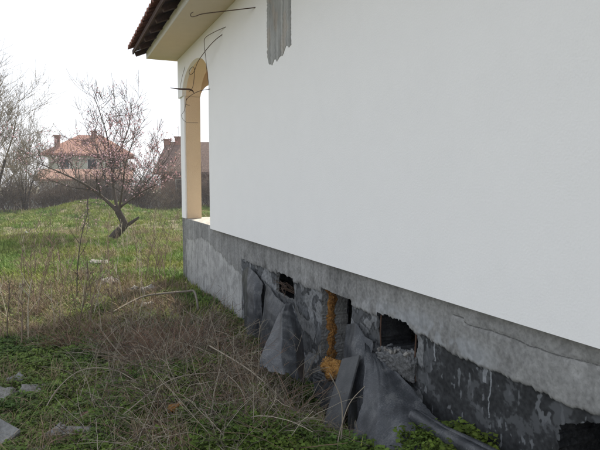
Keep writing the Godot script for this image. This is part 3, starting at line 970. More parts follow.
# ------------------------------------------------------------------ things against the plinth
func sheet(m: MB, R: Array, per: int, wr: float, th: float, seed_: float) -> void:
	var rows := R.size()
	var A := []
	for r in R: A.append(straight_path(r, per))
	var cols: int = A[0].size()
	var P := []
	var nr := (rows - 1) * per + 1
	for c in cols:
		var line := []
		for r in rows: line.append(A[r][c])
		P.append(straight_path(line, per))
	var G := []
	for r in nr:
		for c in cols: G.append(P[c][r])
	var H := []
	for r in nr:
		for c in cols:
			var a: Vector3 = G[r * cols + mini(c + 1, cols - 1)] - G[r * cols + maxi(c - 1, 0)]
			var b: Vector3 = G[mini(r + 1, nr - 1) * cols + c] - G[maxi(r - 1, 0) * cols + c]
			var nn := a.cross(b).normalized()
			var p: Vector3 = G[r * cols + c]
			var uu := float(c) / (cols - 1)
			var vv := float(r) / (nr - 1)
			var f := (0.3 - absf(nz.get_noise_3d(uu * 26.0 + vv * 12.0, vv * 12.0, seed_)) * 2.4) * wr * 0.75
			f += nz.get_noise_3d(uu * 22.0, vv * 26.0 + 90.0, seed_) * wr * 1.5 + nz2.get_noise_3d(uu * 120.0, vv * 120.0, seed_) * wr * 0.10
			var ed := minf(minf(uu, 1.0 - uu), 1.0 - vv)
			f += (1.0 if sin(seed_) > 0.0 else -0.4) * wr * 1.6 * pow(smoothstep(0.14, 0.0, ed), 2.0)
			var q := p + nn * f
			var tear := smoothstep(0.80, 1.0, vv)
			q -= b.normalized() * tear * (0.03 * absf(nz2.get_noise_2d(uu * 60.0, seed_ + 8.0)) + 0.03 * smoothstep(0.1, 0.3, nz.get_noise_2d(uu * 160.0, seed_)))
			var sde := smoothstep(0.12, 0.0, uu) - smoothstep(0.88, 1.0, uu)
			q += a.normalized() * sde * 0.02 * absf(nz2.get_noise_2d(vv * 110.0, seed_ + 31.0))
			H.append(q)
	m.grid(H, nr, cols)
	var B := []
	for r in nr:
		for c in cols:
			var a: Vector3 = H[r * cols + mini(c + 1, cols - 1)] - H[r * cols + maxi(c - 1, 0)]
			var b: Vector3 = H[mini(r + 1, nr - 1) * cols + c] - H[maxi(r - 1, 0) * cols + c]
			B.append(H[r * cols + c] - a.cross(b).normalized() * th)
	var first := m.v.size()
	m.grid(B, nr, cols)
	for r in nr - 1:
		for c in [0, cols - 1]: m.quad(H[r * cols + c], H[(r + 1) * cols + c], B[(r + 1) * cols + c], B[r * cols + c])
	for c in cols - 1:
		for r in [0, nr - 1]: m.quad(H[r * cols + c], H[r * cols + c + 1], B[r * cols + c + 1], B[r * cols + c])

func straight_path(pts: Array, per: int) -> Array:
	var soft := smooth_path(pts, per)
	var out := []
	for k in pts.size() - 1:
		for j in per: out.append(pts[k].lerp(pts[k + 1], float(j) / per).lerp(soft[k * per + j], 0.25))
	out.append(pts[pts.size() - 1])
	return out

func wall_debris() -> void:
	var V := func(x: float, y: float, s: float) -> Vector3: return Vector3(x, y, -s)
	var list := [
		["torn dark membrane hanging in a fold on the plinth before the whitewashed part", [
			[V.call(0.03, 0.60, 6.95), V.call(0.01, 0.70, 6.65), V.call(0.02, 0.64, 6.35), V.call(0.03, 0.56, 6.15)],
			[V.call(0.01, 0.42, 6.9), V.call(-0.05, 0.52, 6.5), V.call(-0.05, 0.47, 6.25), V.call(0.01, 0.42, 6.15)],
			[V.call(-0.02, 0.20, 6.75), V.call(-0.10, 0.30, 6.35), V.call(-0.08, 0.26, 6.15), V.call(0.0, 0.20, 6.12)],
			[V.call(-0.06, -0.18, 6.6), V.call(-0.15, -0.15, 6.2), V.call(-0.11, -0.16, 6.1), V.call(-0.03, -0.18, 6.08)]]],
		["narrow dark membrane strip hanging under the small square opening", [
			[V.call(0.025, 0.60, 6.02), V.call(0.015, 0.57, 5.88), V.call(0.02, 0.50, 5.72), V.call(0.03, 0.46, 5.45)],
			[V.call(-0.02, 0.36, 5.98), V.call(-0.06, 0.34, 5.8), V.call(-0.05, 0.32, 5.6), V.call(0.0, 0.30, 5.3)],
			[V.call(-0.10, -0.16, 5.92), V.call(-0.14, -0.16, 5.7), V.call(-0.10, -0.18, 5.5), V.call(-0.05, -0.18, 5.2)]]],
		["large buckled dark membrane slumped from the plinth onto the weeds", [
			[V.call(0.02, 0.49, 5.42), V.call(0.01, 0.51, 5.36), V.call(0.01, 0.51, 5.28), V.call(0.01, 0.50, 5.20)],
			[V.call(-0.18, 0.47, 5.08), V.call(-0.22, 0.50, 4.92), V.call(-0.17, 0.48, 4.84), V.call(-0.08, 0.44, 4.86)],
			[V.call(-0.40, 0.34, 4.75), V.call(-0.40, 0.41, 4.45), V.call(-0.30, 0.36, 4.40), V.call(-0.17, 0.27, 4.52)],
			[V.call(-0.56, 0.25, 4.52), V.call(-0.50, 0.31, 4.22), V.call(-0.40, 0.25, 4.14), V.call(-0.26, 0.15, 4.30)],
			[V.call(-0.62, 0.17, 4.40), V.call(-0.55, 0.23, 4.04), V.call(-0.44, 0.18, 3.98), V.call(-0.34, 0.10, 4.12)]]],
		["upright dark membrane standing between the tall opening and the broken one", [
			[V.call(0.02, 0.58, 4.05), V.call(0.01, 0.63, 3.88), V.call(0.01, 0.56, 3.74), V.call(0.02, 0.55, 3.62)],
			[V.call(0.0, 0.41, 4.06), V.call(-0.06, 0.47, 3.82), V.call(-0.05, 0.46, 3.66), V.call(-0.02, 0.45, 3.57)],
			[V.call(-0.04, 0.20, 4.00), V.call(-0.12, 0.28, 3.68), V.call(-0.10, 0.29, 3.55), V.call(-0.05, 0.28, 3.50)],
			[V.call(-0.10, 0.0, 3.80), V.call(-0.18, 0.08, 3.5), V.call(-0.15, 0.10, 3.40), V.call(-0.10, 0.09, 3.36)],
			[V.call(-0.14, -0.16, 3.7), V.call(-0.22, -0.12, 3.4), V.call(-0.18, -0.12, 3.32), V.call(-0.12, -0.12, 3.28)]]],
		["wide grey black membrane spread slanting from below the broken opening", [
			[V.call(-0.03, 0.53, 3.68), V.call(0.0, 0.49, 3.62), V.call(0.01, 0.46, 3.54), V.call(0.02, 0.45, 3.44)],
			[V.call(-0.13, 0.37, 3.50), V.call(-0.11, 0.39, 3.34), V.call(-0.06, 0.39, 3.25), V.call(0.01, 0.39, 3.17)],
			[V.call(-0.24, 0.24, 3.32), V.call(-0.24, 0.30, 3.10), V.call(-0.15, 0.32, 3.00), V.call(-0.01, 0.33, 2.94)],
			[V.call(-0.36, 0.08, 3.22), V.call(-0.36, 0.17, 2.94), V.call(-0.24, 0.23, 2.82), V.call(-0.04, 0.29, 2.72)],
			[V.call(-0.46, -0.08, 3.14), V.call(-0.46, 0.03, 2.84), V.call(-0.36, 0.12, 2.66), V.call(-0.12, 0.22, 2.50)]]],
		["dark membrane flap covering the plinth below the tall opening", [
			[V.call(0.02, 0.03, 4.64), V.call(0.0, 0.04, 4.42), V.call(0.01, 0.05, 4.2), V.call(0.02, 0.10, 4.06)],
			[V.call(-0.05, -0.12, 4.55), V.call(-0.07, -0.10, 4.3), V.call(-0.06, -0.08, 4.12), V.call(-0.02, -0.04, 3.98)],
			[V.call(-0.12, -0.30, 4.45), V.call(-0.14, -0.28, 4.2), V.call(-0.12, -0.26, 4.0), V.call(-0.08, -0.24, 3.86)]]]]
	for k in list.size():
		var m := MB.new()
		sheet(m, list[k][1], 16, 0.0095, 0.004, k * 31.0)
		tag(obj("waterproofing_membrane", m.mesh(M.membrane)), list[k][0], "membrane")
	# board leaning across the membranes
	var m := MB.new()
	var up: Vector3 = (Vector3(-0.14, 0.375, -3.70) - Vector3(-0.44, -0.09, -3.46)).normalized()
	var wd := Vector3(-0.05, 0.06, 1.0); wd = (wd - up * wd.dot(up)).normalized()
	var nn := up.cross(wd).normalized()
	m.xbox(Transform3D(Basis(wd, up, nn if wd.cross(up).dot(nn) > 0 else -nn), Vector3(-0.30, 0.13, -3.58)), Vector3(0.235, 0.74, 0.018), Color.WHITE, 0.003)
	tag(obj("leaning_board", m.mesh(M.board)), "flat dark grey board leaning on the membrane below the tall opening", "board")
	# rolled up remainder of the membrane
	m = MB.new()
	m.tube(smooth_path([V.call(-0.14, 0.30, 2.86), V.call(-0.16, 0.315, 2.55), V.call(-0.165, 0.345, 2.25), V.call(-0.15, 0.36, 1.9), V.call(-0.15, 0.36, 1.5)], 6), 0.04, 0.034, 14)
	m.tube(smooth_path([V.call(-0.115, 0.315, 2.84), V.call(-0.13, 0.335, 2.55), V.call(-0.13, 0.37, 2.25), V.call(-0.12, 0.385, 1.9), V.call(-0.12, 0.385, 1.52)], 6), 0.022, 0.018, 10)
	tag(obj("membrane_roll", m.mesh(M.membrane)), "long roll of dark membrane lying at the foot of the black plinth", "membrane")
	# orange foam: run on the side of the tall opening, and the lump on its sill
	m = MB.new()
	var P := []
	for r in 60:
		var y := lerpf(0.09, 0.76, r / 59.0)
		for c in 17:
			var f := c / 16.0
			var wob := 0.015 * nz2.get_noise_2d(y * 130.0, 3.0)
			var hw := 0.058 + 0.034 * nz2.get_noise_2d(y * 170.0, f * 3.0 + 50.0)
			var bump := sin(f * PI) * (0.013 + 0.016 * absf(nz2.get_noise_2d(y * 300.0, f * 60.0)))
			P.append(Vector3(0.165 + wob + (f - 0.5) * 2.0 * hw, y, -4.636 + bump))
	m.grid(P, 60, 17)
	tag(obj("foam_run", m.mesh(M.stain_foam)), "rust orange foam run down the side of the tall opening", "foam")
	m = MB.new()
	for q in [[0.02, 0.115, 4.40, 0.07, 0.05], [0.03, 0.10, 4.30, 0.075, 0.055], [0.04, 0.125, 4.22, 0.06, 0.055], [-0.02, 0.085, 4.26, 0.05, 0.035], [0.06, 0.15, 4.33, 0.06, 0.04], [0.05, 0.135, 4.47, 0.05, 0.04]]:
		m.rock(Transform3D(Basis.IDENTITY, Vector3(q[0], q[1], -q[2])), Vector3(q[3], q[4], q[3]), nz2, 0.55, 1.6, 14, 0.1)
	tag(obj("foam_lump", m.mesh(M.foam)), "bright orange crumbling foam lump on the sill of the tall opening", "foam")
	# crumbled mortar on the sills
	var r_ := RandomNumberGenerator.new(); r_.seed = 9
	for q in [[0.08, 0.475, 3.46, 0.08, 0.05, 0.10], [0.06, 0.48, 3.32, 0.07, 0.07, 0.10], [0.05, 0.48, 3.20, 0.05, 0.10, 0.08], [0.10, 0.02, 4.34, 0.13, 0.06, 0.26]]:
		m = MB.new()
		m.rock(Transform3D(Basis.from_euler(Vector3(0.1, 0.2, 0.25)), Vector3(q[0], q[1], -q[2])), Vector3(q[3], q[4], q[5]), nz2, 0.26, 1.3, 24, 0.6)
		tag(obj("mortar_heap", m.mesh(M.rubble)), "crumbled grey mortar heap on the sill of the %s" % ("tall opening" if q[2] > 4.0 else "broken opening"), "rubble", "crumbled mortar on the sills")
	for q in 52:
		var tall := q < 24
		var s := r_.randf_range(4.1, 4.6) if tall else r_.randf_range(3.14, 3.56)
		var y := 0.07 if tall else lerpf(0.57, 0.51, (s - 3.14) / 0.42)
		var c := MB.new()
		var sz := r_.randf_range(0.008, 0.022)
		var bs := Basis.from_euler(Vector3(r_.randf() * 3, r_.randf() * 3, r_.randf() * 3))
		c.xbox(Transform3D(bs, Vector3.ZERO), Vector3(sz * 2.2, sz * r_.randf_range(0.6, 1.2), sz * r_.randf_range(1.0, 1.8)), Color.WHITE, sz * 0.22)
		c.xbox(Transform3D(bs.rotated(Vector3(0.6, 0.8, 0).normalized(), 0.7), bs.x * sz * 0.5), Vector3(sz * 1.3, sz * 0.9, sz * 1.2), Color.WHITE, sz * 0.25)
		var o := obj("mortar_lump", c.mesh(M.stone))
		o.position = Vector3(r_.randf_range(0.0, 0.14), y + sz * 0.4, -s)
		if tall: tag(o, "pale crumbled mortar lump on the sill of the tall opening", "rubble", "mortar lumps on the tall sill")
		else: tag(o, "pale crumbled mortar lump on the sill of the broken opening", "rubble", "mortar lumps on the broken sill")
	# thin reinforcing bars left in the broken opening
	for q in [[3.135, 0.40, 0.74], [3.585, 0.50, 0.76]]:
		var b := MB.new()
		b.tube([V.call(0.06, q[1], q[0]), V.call(0.055, (q[1] + q[2]) * 0.5, q[0] + 0.004), V.call(0.06, q[2], q[0])], 0.006, 0.006, 6)
		tag(obj("steel_bar", b.mesh(M.rust)), "thin upright steel bar at the %s edge of the broken opening" % ("ragged" if q[0] < 3.3 else "straight"), "bar")
	# dry twigs stuck in the small opening
	for q in 12:
		var b := MB.new()
		var s0 := r_.randf_range(5.35, 5.75)
		b.tube(smooth_path([V.call(0.18, 0.54, s0), V.call(0.08, 0.58 + r_.randf() * 0.1, s0 + r_.randf_range(-0.15, 0.15)), V.call(r_.randf_range(-0.05, 0.1), 0.56 + r_.randf() * 0.12, s0 + r_.randf_range(-0.3, 0.3))], 4), 0.004, 0.0025, 4, Color(0.085, 0.058, 0.042))
		tag(obj("dry_twig", b.mesh(M.twig)), "thin brown dry twig lodged in the small square opening", "twig", "twigs in the small opening")

func cables() -> void:
	var V := func(x: float, y: float, z: float) -> Vector3: return Vector3(x, y, z)
	var list := [
		["hooked_rod", "rusty steel rod with hooked end sticking out of the wall under the eaves", "rod", 0.009, [V.call(0.03, 3.74, -6.26), V.call(-0.25, 3.78, -6.69), V.call(-0.45, 3.80, -6.97), V.call(-0.50, 3.81, -7.13), V.call(-0.52, 3.845, -7.30), V.call(-0.53, 3.875, -7.28), V.call(-0.53, 3.86, -7.15)]],
		["loose_cable", "stiff dark cable bent down along the edge of the porch arch", "cable", 0.007, [V.call(0.03, 3.83, -7.42), V.call(-0.06, 3.84, -7.84), V.call(-0.14, 3.81, -8.13), V.call(-0.14, 3.72, -8.19), V.call(-0.10, 3.53, -8.27), V.call(-0.10, 3.35, -8.22), V.call(-0.06, 3.17, -8.27)]],
		["loose_cable", "dark cable looping into a knot in front of the porch arch", "cable", 0.008, [V.call(0.03, 3.80, -7.7), V.call(-0.10, 3.69, -7.91), V.call(-0.16, 3.56, -8.46), V.call(-0.16, 3.45, -8.80), V.call(-0.20, 3.42, -8.90), V.call(-0.22, 3.47, -8.86), V.call(-0.20, 3.50, -8.69), V.call(-0.18, 3.43, -8.68), V.call(-0.16, 3.24, -8.89), V.call(-0.18, 3.18, -9.1)]],
		["loose_cable", "dark cable sagging in a hook from the end of the arch", "cable", 0.008, [V.call(0.01, 3.14, -8.4), V.call(-0.06, 3.17, -8.85), V.call(-0.12, 3.15, -9.15), V.call(-0.14, 3.12, -9.44), V.call(-0.14, 3.05, -9.53), V.call(-0.13, 3.00, -9.3)]],
		["loose_cable", "thin dark cable hanging in a bow across the porch pillar", "cable", 0.006, [V.call(-0.05, 3.20, -9.9), V.call(-0.08, 3.00, -9.95), V.call(-0.10, 2.92, -10.12), V.call(-0.09, 2.78, -9.79), V.call(-0.02, 2.71, -9.19)]],
		["loose_cable", "short thin cable hanging straight beside the arch above the pillar", "cable", 0.006, [V.call(0.02, 3.86, -10.23), V.call(-0.05, 3.61, -10.27), V.call(-0.03, 3.44, -10.57)]]]
	for q in list:
		var m := MB.new()
		m.tube(smooth_path(q[4], 7), q[3] * 0.65, q[3] * 0.5, 6)
		tag(obj(q[0], m.mesh(M.rust)), q[1], q[2])
	var m := MB.new()
	m.tube(smooth_path([V.call(-0.36, 3.335, -9.75), V.call(-0.20, 3.32, -9.72), V.call(-0.03, 3.31, -9.66), V.call(0.08, 3.30, -9.9)], 6), 0.003, 0.005, 7, Color.WHITE, 0.012)
	tag(obj("wooden_stick", m.mesh(M.wood_dark)), "pointed brown stick jutting out at the springing of the porch arch", "stick")

func stones() -> void:
	var list := [
		["concrete_block", "grey concrete block with sharp edges tipped in the clover", "block", Vector3(-2.66, 0, 4.42), Vector3(0.17, 0.13, 0.14), Vector3(0.35, 0.9, 0.25), -1.0, 0.06, "concrete"],
		["stone_slab", "flat grey brown stone slab lying in the clover with pale top", "stone", Vector3(-2.38, 0.03, 5.42), Vector3(0.12, 0.045, 0.10), Vector3(0.2, 0.4, -0.15), 0.55, 0.4, "stone"],
		["stone_slab", "brownish stone slab half sunk beside the pale topped slab", "stone", Vector3(-2.66, 0.02, 5.4), Vector3(0.14, 0.05, 0.10), Vector3(0.05, 1.2, 0.1), 0.5, 0.4, "stone"],
		["stone", "small bluish grey stone behind the two slabs", "stone", Vector3(-2.56, 0.02, 5.8), Vector3(0.08, 0.06, 0.06), Vector3(0.1, 0.3, 0.4), 0.4, 0.4, "concrete"],
		["stone", "long grey stone by the tipped block", "stone", Vector3(-2.22, 0.02, 4.3), Vector3(0.09, 0.035, 0.05), Vector3(0.0, 0.5, 0.35), 0.5, 0.4, "concrete"],
		["stone", "buff stone slab among the canes", "stone", Vector3(-2.06, 0.02, 4.25), Vector3(0.10, 0.03, 0.05), Vector3(0.1, -0.3, 0.0), 0.6, 0.3, "stone"],
		["stone", "pale flat stone at the foot of the tipped block", "stone", Vector3(-2.36, 0.01, 4.12), Vector3(0.13, 0.025, 0.05), Vector3(0.0, 0.1, 0.05), 0.6, 0.3, "stone"],
		["stone", "reddish brown stone among the canes", "stone", Vector3(-1.98, 0.03, 4.5), Vector3(0.06, 0.04, 0.05), Vector3(0.3, 0.1, 0.0), 0.3, 0.4, "brick"],
		["rubble_piece", "white rubble piece lying in sunlit dead grass by the grey pole", "rubble", Vector3(-0.79, 0.05, 9.75), Vector3(0.12, 0.05, 0.08), Vector3(0.2, 0.5, 0.2), 0.6, 0.4, "pale_concrete"],
		["rubble_piece", "grey rubble piece next to the white one in dead grass", "rubble", Vector3(-1.05, 0.05, 9.6), Vector3(0.09, 0.07, 0.08), Vector3(0.1, 0.5, 0.3), 0.5, 0.4, "concrete"],
		["rubble_piece", "small white rubble piece on the near side of the grey pole", "rubble", Vector3(-0.97, 0.06, 8.46), Vector3(0.08, 0.03, 0.05), Vector3(0.1, 0.2, 0.1), 0.5, 0.4, "far_wall_pale"],
		["rubble_piece", "flat pale rubble slab in the grass before the leaning tree", "rubble", Vector3(-1.33, 0.06, 13.4), Vector3(0.2, 0.04, 0.16), Vector3(0.15, 0.2, -0.1), 0.6, 0.4, "stone"],
		["rubble_piece", "buff rubble slab in the dead grass nearer than the pale slab", "rubble", Vector3(-1.35, 0.05, 10.6), Vector3(0.16, 0.06, 0.12), Vector3(0.3, 0.9, 0.1), 0.6, 0.3, "stone"],
		["white_rag", "pale upright scrap standing in the far grass", "scrap", Vector3(-3.15, 0.1, 20.5), Vector3(0.05, 0.16, 0.05), Vector3(0.1, 0.2, 0.1), 0.3, 0.5, "far_wall_pale"],
		["foam_scrap", "yellow brown foam scrap under the bramble canes", "foam", Vector3(-1.40, 0.06, 4.02), Vector3(0.06, 0.025, 0.035), Vector3(0.1, 0.5, 0.0), 0.3, 0.5, "stain_foam"],
		["foam_scrap", "small orange foam scrap deeper in the bramble tangle", "foam", Vector3(-1.50, 0.05, 4.7), Vector3(0.04, 0.02, 0.03), Vector3(0.1, 0.5, 0.0), 0.3, 0.5, "foam"],
		["foam_scrap", "orange foam scrap beside the slumped membrane", "foam", Vector3(-0.72, 0.10, 5.4), Vector3(0.04, 0.02, 0.03), Vector3(0.1, 1.5, 0.0), 0.3, 0.5, "stain_foam"]]
	for q in list:
		var m := MB.new()
		if q[6] < 0.0: m.xbox(Transform3D(Basis.from_euler(q[5]), Vector3.ZERO), q[4] * 2.0, Color.WHITE, 0.012)
		else: m.rock(Transform3D(Basis.from_euler(q[5]), Vector3.ZERO), q[4], nz2, q[7], 0.7, 18, q[6])
		var o := obj(q[0], m.mesh(M[q[8]]))
		var p: Vector3 = q[3]
		o.position = gp(p.x, p.z, p.y)
		tag(o, q[1], q[2])
	# bent grey pole lying over the dead grass by the plinth
	var m := MB.new()
	m.tube(smooth_path([gp(-1.5, 7.9, 0.12), Vector3(-1.09, 0.10, -8.25), Vector3(-0.76, 0.13, -8.25), Vector3(-0.42, 0.155, -8.15)], 5), 0.012, 0.016, 7)
	m.tube(smooth_path([Vector3(-0.43, 0.155, -8.15), Vector3(-0.36, 0.155, -8.10), Vector3(-0.36, 0.02, -7.9), gp(-0.36, 7.85, -0.05)], 4), 0.017, 0.015, 7)
	tag(obj("bent_pole", m.mesh(M.wood_grey)), "bent grey pole lying across dead grass near the whitewashed plinth", "pole")

# ------------------------------------------------------------------ ground cover
func tuft(n: int, h: float, spread: float, w: float, bend: float, r_: RandomNumberGenerator, mat_: Material) -> ArrayMesh:
	var m := MB.new()
	for k in n:
		var a := r_.randf() * TAU
		var p := Vector3(cos(r_.randf() * TAU), 0, sin(r_.randf() * TAU)) * spread * sqrt(r_.randf())
		var hh := h * r_.randf_range(0.5, 1.15)
		var d := Vector3(cos(a), 0, sin(a)) * bend * r_.randf_range(0.2, 1.3) * hh
		var sd := Vector3(-sin(a), 0, cos(a)) * w * 0.5
		var t := r_.randf_range(0.75, 1.2)
		var cc := Color(t, t * r_.randf_range(0.94, 1.05), t * 0.95)
		var p1 := p + Vector3(0, hh * 0.55, 0) + d * 0.3
		var p2 := p + Vector3(0, hh * (1.0 - 0.25 * bend), 0) + d
		m.quad(p - sd, p + sd, p1 + sd * 0.8, p1 - sd * 0.8, cc)
		m.tri(p1 - sd * 0.8, p1 + sd * 0.8, p2, cc)
	return m.mesh(mat_)

func clover(n: int, r_: RandomNumberGenerator, lsz: float, hgt: float) -> ArrayMesh:
	var m := MB.new()
	for k in n:
		var a := r_.randf() * TAU
		var rad := 0.055 * sqrt(r_.randf())
		var top := Vector3(cos(a) * rad, r_.randf_range(0.25, 1.0) * hgt, sin(a) * rad)
		var nn := Vector3(r_.randf_range(-0.6, 0.6), 1, r_.randf_range(-0.6, 0.6)).normalized()
		var e1 := nn.cross(Vector3(cos(a * 3.0), 0.1, sin(a * 3.0))).normalized()
		var e2 := nn.cross(e1)
		var t := r_.randf_range(0.65, 1.3)
		var cc := Color(t * r_.randf_range(0.9, 1.15), t, t * 0.9)
		var nl := 3 if r_.randf() < 0.7 else 2
		for q in nl:
			var b := TAU * q / nl
			var d := e1 * cos(b) + e2 * sin(b)
			var sd := d.cross(nn)
			var sz := lsz * r_.randf_range(0.7, 1.3)
			m.quad(top, top + d * sz * 0.6 - sd * sz * 0.42, top + d * sz - nn * sz * 0.2, top + d * sz * 0.6 + sd * sz * 0.42, cc)
	return m.mesh(M.leaf)

func scatter(called: String, mesh: Mesh, xf: Array, cols: Array, label: String, cat: String) -> void:
	var mm := MultiMesh.new()
	mm.transform_format = MultiMesh.TRANSFORM_3D
	mm.use_colors = true
	mm.mesh = mesh
	mm.instance_count = xf.size()
	for k in xf.size():
		mm.set_instance_transform(k, xf[k])
		mm.set_instance_color(k, cols[k])
	var o := MultiMeshInstance3D.new()
	o.multimesh = mm
	o.name = numbered(called)
	add_child(o)
	tag(o, label, cat, "", "stuff")

func litter(x: float, s: float) -> float:     # 0 = green ground cover, 1 = dead stems and straw
	var n := nz.get_noise_2d(x * 14.0 + 100.0, s * 14.0) * 1.1 + nz.get_noise_2d(x * 40.0, s * 40.0 + 60.0) * 0.5
	var f := 0.0
	f += smoothstep(7.0, 8.2, s) * smoothstep(12.8, 10.5, s) * 0.55 * smoothstep(0.4, -1.0, x + 0.2)     # dead band
	f += 0.5 * exp(-pow((x + 1.45) / 0.55, 2.0) - pow((s - 6.1) / 0.8, 2.0))
	f += 0.42 * smoothstep(-2.0, -1.4, x) * smoothstep(-0.35, -0.6, x) * smoothstep(7.0, 5.5, s) * smoothstep(2.9, 3.5, s)
	f += 0.35 * exp(-pow((x - 0.6) / 1.2, 2.0) - pow((s - 17.0) / 3.0, 2.0))
	f += 0.55 * smoothstep(0.18, 0.5, nz.get_noise_2d(x * 24.0 + 400.0, s * 16.0)) * smoothstep(11.0, 14.0, s)
	return clampf(0.15 - 0.12 * smoothstep(9.5, 11.5, s) + f + n * 0.8, 0.0, 1.0)

func ground_cover() -> void:
	var r_ := RandomNumberGenerator.new(); r_.seed = 31
	# --- low broad-leaved cover, near
	var protos := [clover(26, r_, 0.017, 0.06), clover(22, r_, 0.022, 0.09), clover(30, r_, 0.013, 0.05)]
	var xs := [[], [], []]
	var cs := [[], [], []]
	for k in 42000:
		var s := r_.randf_range(1.8, 9.5)
		var x := r_.randf_range(-4.2, 0.03)
		if r_.randf() < (s - 3.0) / 14.0: continue
		if r_.randf() < litter(x, s) * 1.05: continue
		var kind := r_.randi() % 3
		var sc := r_.randf_range(0.7, 1.3)
		if x > -0.6 and s < 3.4: sc *= 1.15
		xs[kind].append(Transform3D(Basis(Vector3.UP, r_.randf() * TAU).scaled(Vector3.ONE * sc), gp(x, s, -0.01)))
		var dry := clampf(0.5 + nz.get_noise_2d(x * 20.0, s * 20.0 + 200.0), 0, 1)
		cs[kind].append(Color(0.058, 0.108, 0.016).lerp(Color(0.105, 0.145, 0.021), dry) * r_.randf_range(0.75, 1.25))
	for k in 3: scatter("ground_cover_plants", protos[k], xs[k], cs[k], ["dense low green clover covering the shaded ground", "taller broad leaved green weeds in the shaded ground cover", "tiny leaved green chickweed carpeting the shaded ground"][k], "ground cover")
	# --- grass, near / middle / far
	var gm := [tuft(14, 0.11, 0.05, 0.006, 0.7, r_, M.leaf), tuft(18, 0.16, 0.09, 0.009, 0.7, r_, M.leaf), tuft(18, 0.20, 0.20, 0.022, 0.6, r_, M.leaf)]
	var spec := [[9000, 2.0, 9.0, -4.5, 0.0], [64000, 7.5, 22.0, -9.0, 7.5], [34000, 20.0, 46.0, -18.0, 20.0]]
	for z in 3:
		var xf := []
		var co := []
		for k in spec[z][0]:
			var s: float = lerpf(spec[z][1], spec[z][2], sqrt(r_.randf()) if z == 2 else r_.randf())
			var x := r_.randf_range(spec[z][3], spec[z][4])
			if x > 0.02 and s < 10.95: continue
			if x < -2.4 - 0.55 * s or x > -1.2 + 0.34 * s: continue
			if r_.randf() < litter(x, s) * (0.9 if z < 2 else 0.6): continue
			var sc := r_.randf_range(0.5, 1.25)
			xf.append(Transform3D(Basis(Vector3.UP, r_.randf() * TAU).scaled(Vector3(1, r_.randf_range(0.6, 1.1), 1) * sc), gp(x, s, -0.01)))
			var dry := clampf(0.5 + 1.1 * nz.get_noise_2d(x * 8.0, s * 8.0 + 20.0) + r_.randf_range(-0.2, 0.2), 0, 1)   # yellowing, by patch of ground
			co.append(Color(0.115, 0.20, 0.035).lerp(Color(0.24, 0.26, 0.06), dry) * r_.randf_range(0.85, 1.2))
		scatter("grass", gm[z], xf, co, ["sparse short grass blades among the clover", "fresh yellow green grass in the sunlit plot", "distant sunlit grass reaching the brush"][z], "grass")
	# --- dead straw
	var sm := [tuft(16, 0.24, 0.07, 0.004, 1.1, r_, M.straw), tuft(16, 0.30, 0.12, 0.007, 0.9, r_, M.straw), tuft(14, 0.45, 0.22, 0.014, 0.8, r_, M.straw)]
	var sp2 := [[5200, 2.6, 10.0, -4.5, 0.0], [12000, 7.0, 22.0, -9.0, 7.5], [3600, 20.0, 42.0, -16.0, 18.0]]
	for z in 3:
		var xf := []
		var co := []
		for k in sp2[z][0]:
			var s: float = r_.randf_range(sp2[z][1], sp2[z][2])
			var x := r_.randf_range(sp2[z][3], sp2[z][4])
			if x > 0.02 and s < 10.95: continue
			if x < -2.4 - 0.55 * s or x > -1.2 + 0.34 * s: continue
			if r_.randf() > pow(litter(x, s), 1.3) * 1.3: continue
			var sc := r_.randf_range(0.5, 1.2)
			var tilt := Basis(Vector3(r_.randf_range(-1, 1), 0, r_.randf_range(-1, 1)).normalized(), r_.randf_range(0, 0.7))
			xf.append(Transform3D(tilt * Basis(Vector3.UP, r_.randf() * TAU).scaled(Vector3.ONE * sc), gp(x, s, -0.01)))
			var t := r_.randf_range(0.6, 1.2)
			var pk := r_.randf() * (1.0 if s < 12.0 else 0.4)
			if s > 12.0: t *= 1.25
			co.append(Color(0.30, 0.245, 0.16).lerp(Color(0.20, 0.13, 0.09), pk) * t)
		scatter("dead_grass", sm[z], xf, co, ["matted tan dead grass in the shaded foreground", "tan dead grass patches in the sunlit plot", "pale dead grass tussocks before the brush"][z], "dead grass")

# ------------------------------------------------------------------ weeds, canes
func cane(m: MB, p: Vector3, head: float, ln: float, pitch: float, droop: float, r0: float, r_: RandomNumberGenerator, col: Color, side: int) -> void:
	var pts := [p]
	var d := Vector3(cos(head) * cos(pitch), sin(pitch), sin(head) * cos(pitch))
	var q := p
	var n := 12
	for k in n:
		d = (d + Vector3(r_.randf_range(-1, 1), r_.randf_range(-1, 1) * 0.7 - droop, r_.randf_range(-1, 1)) * 0.16).normalized()
		q += d * ln / n
		var g := ground_h(q.x, -q.z) + 0.01
		if q.y < g: q.y = g; d.y = absf(d.y) * 0.2
		if q.x > 0.0: q.x = 0.0; d.x = -absf(d.x)
		pts.append(q)
	m.tube(pts, r0, r0 * 0.45, 5, col)
	for k in side:
		var ii := r_.randi_range(2, n - 1)
		var sp := [pts[ii]]
		var dd := (Vector3(r_.randf_range(-1, 1), r_.randf_range(-0.3, 1), r_.randf_range(-1, 1))).normalized()
		var w: Vector3 = pts[ii]
		for j in 4:
			dd = (dd + Vector3(r_.randf_range(-1, 1), r_.randf_range(-1, 0.8), r_.randf_range(-1, 1)) * 0.3).normalized()
			w += dd * ln * 0.06
			sp.append(w)
		m.tube(sp, r0 * 0.5, r0 * 0.25, 4, col)

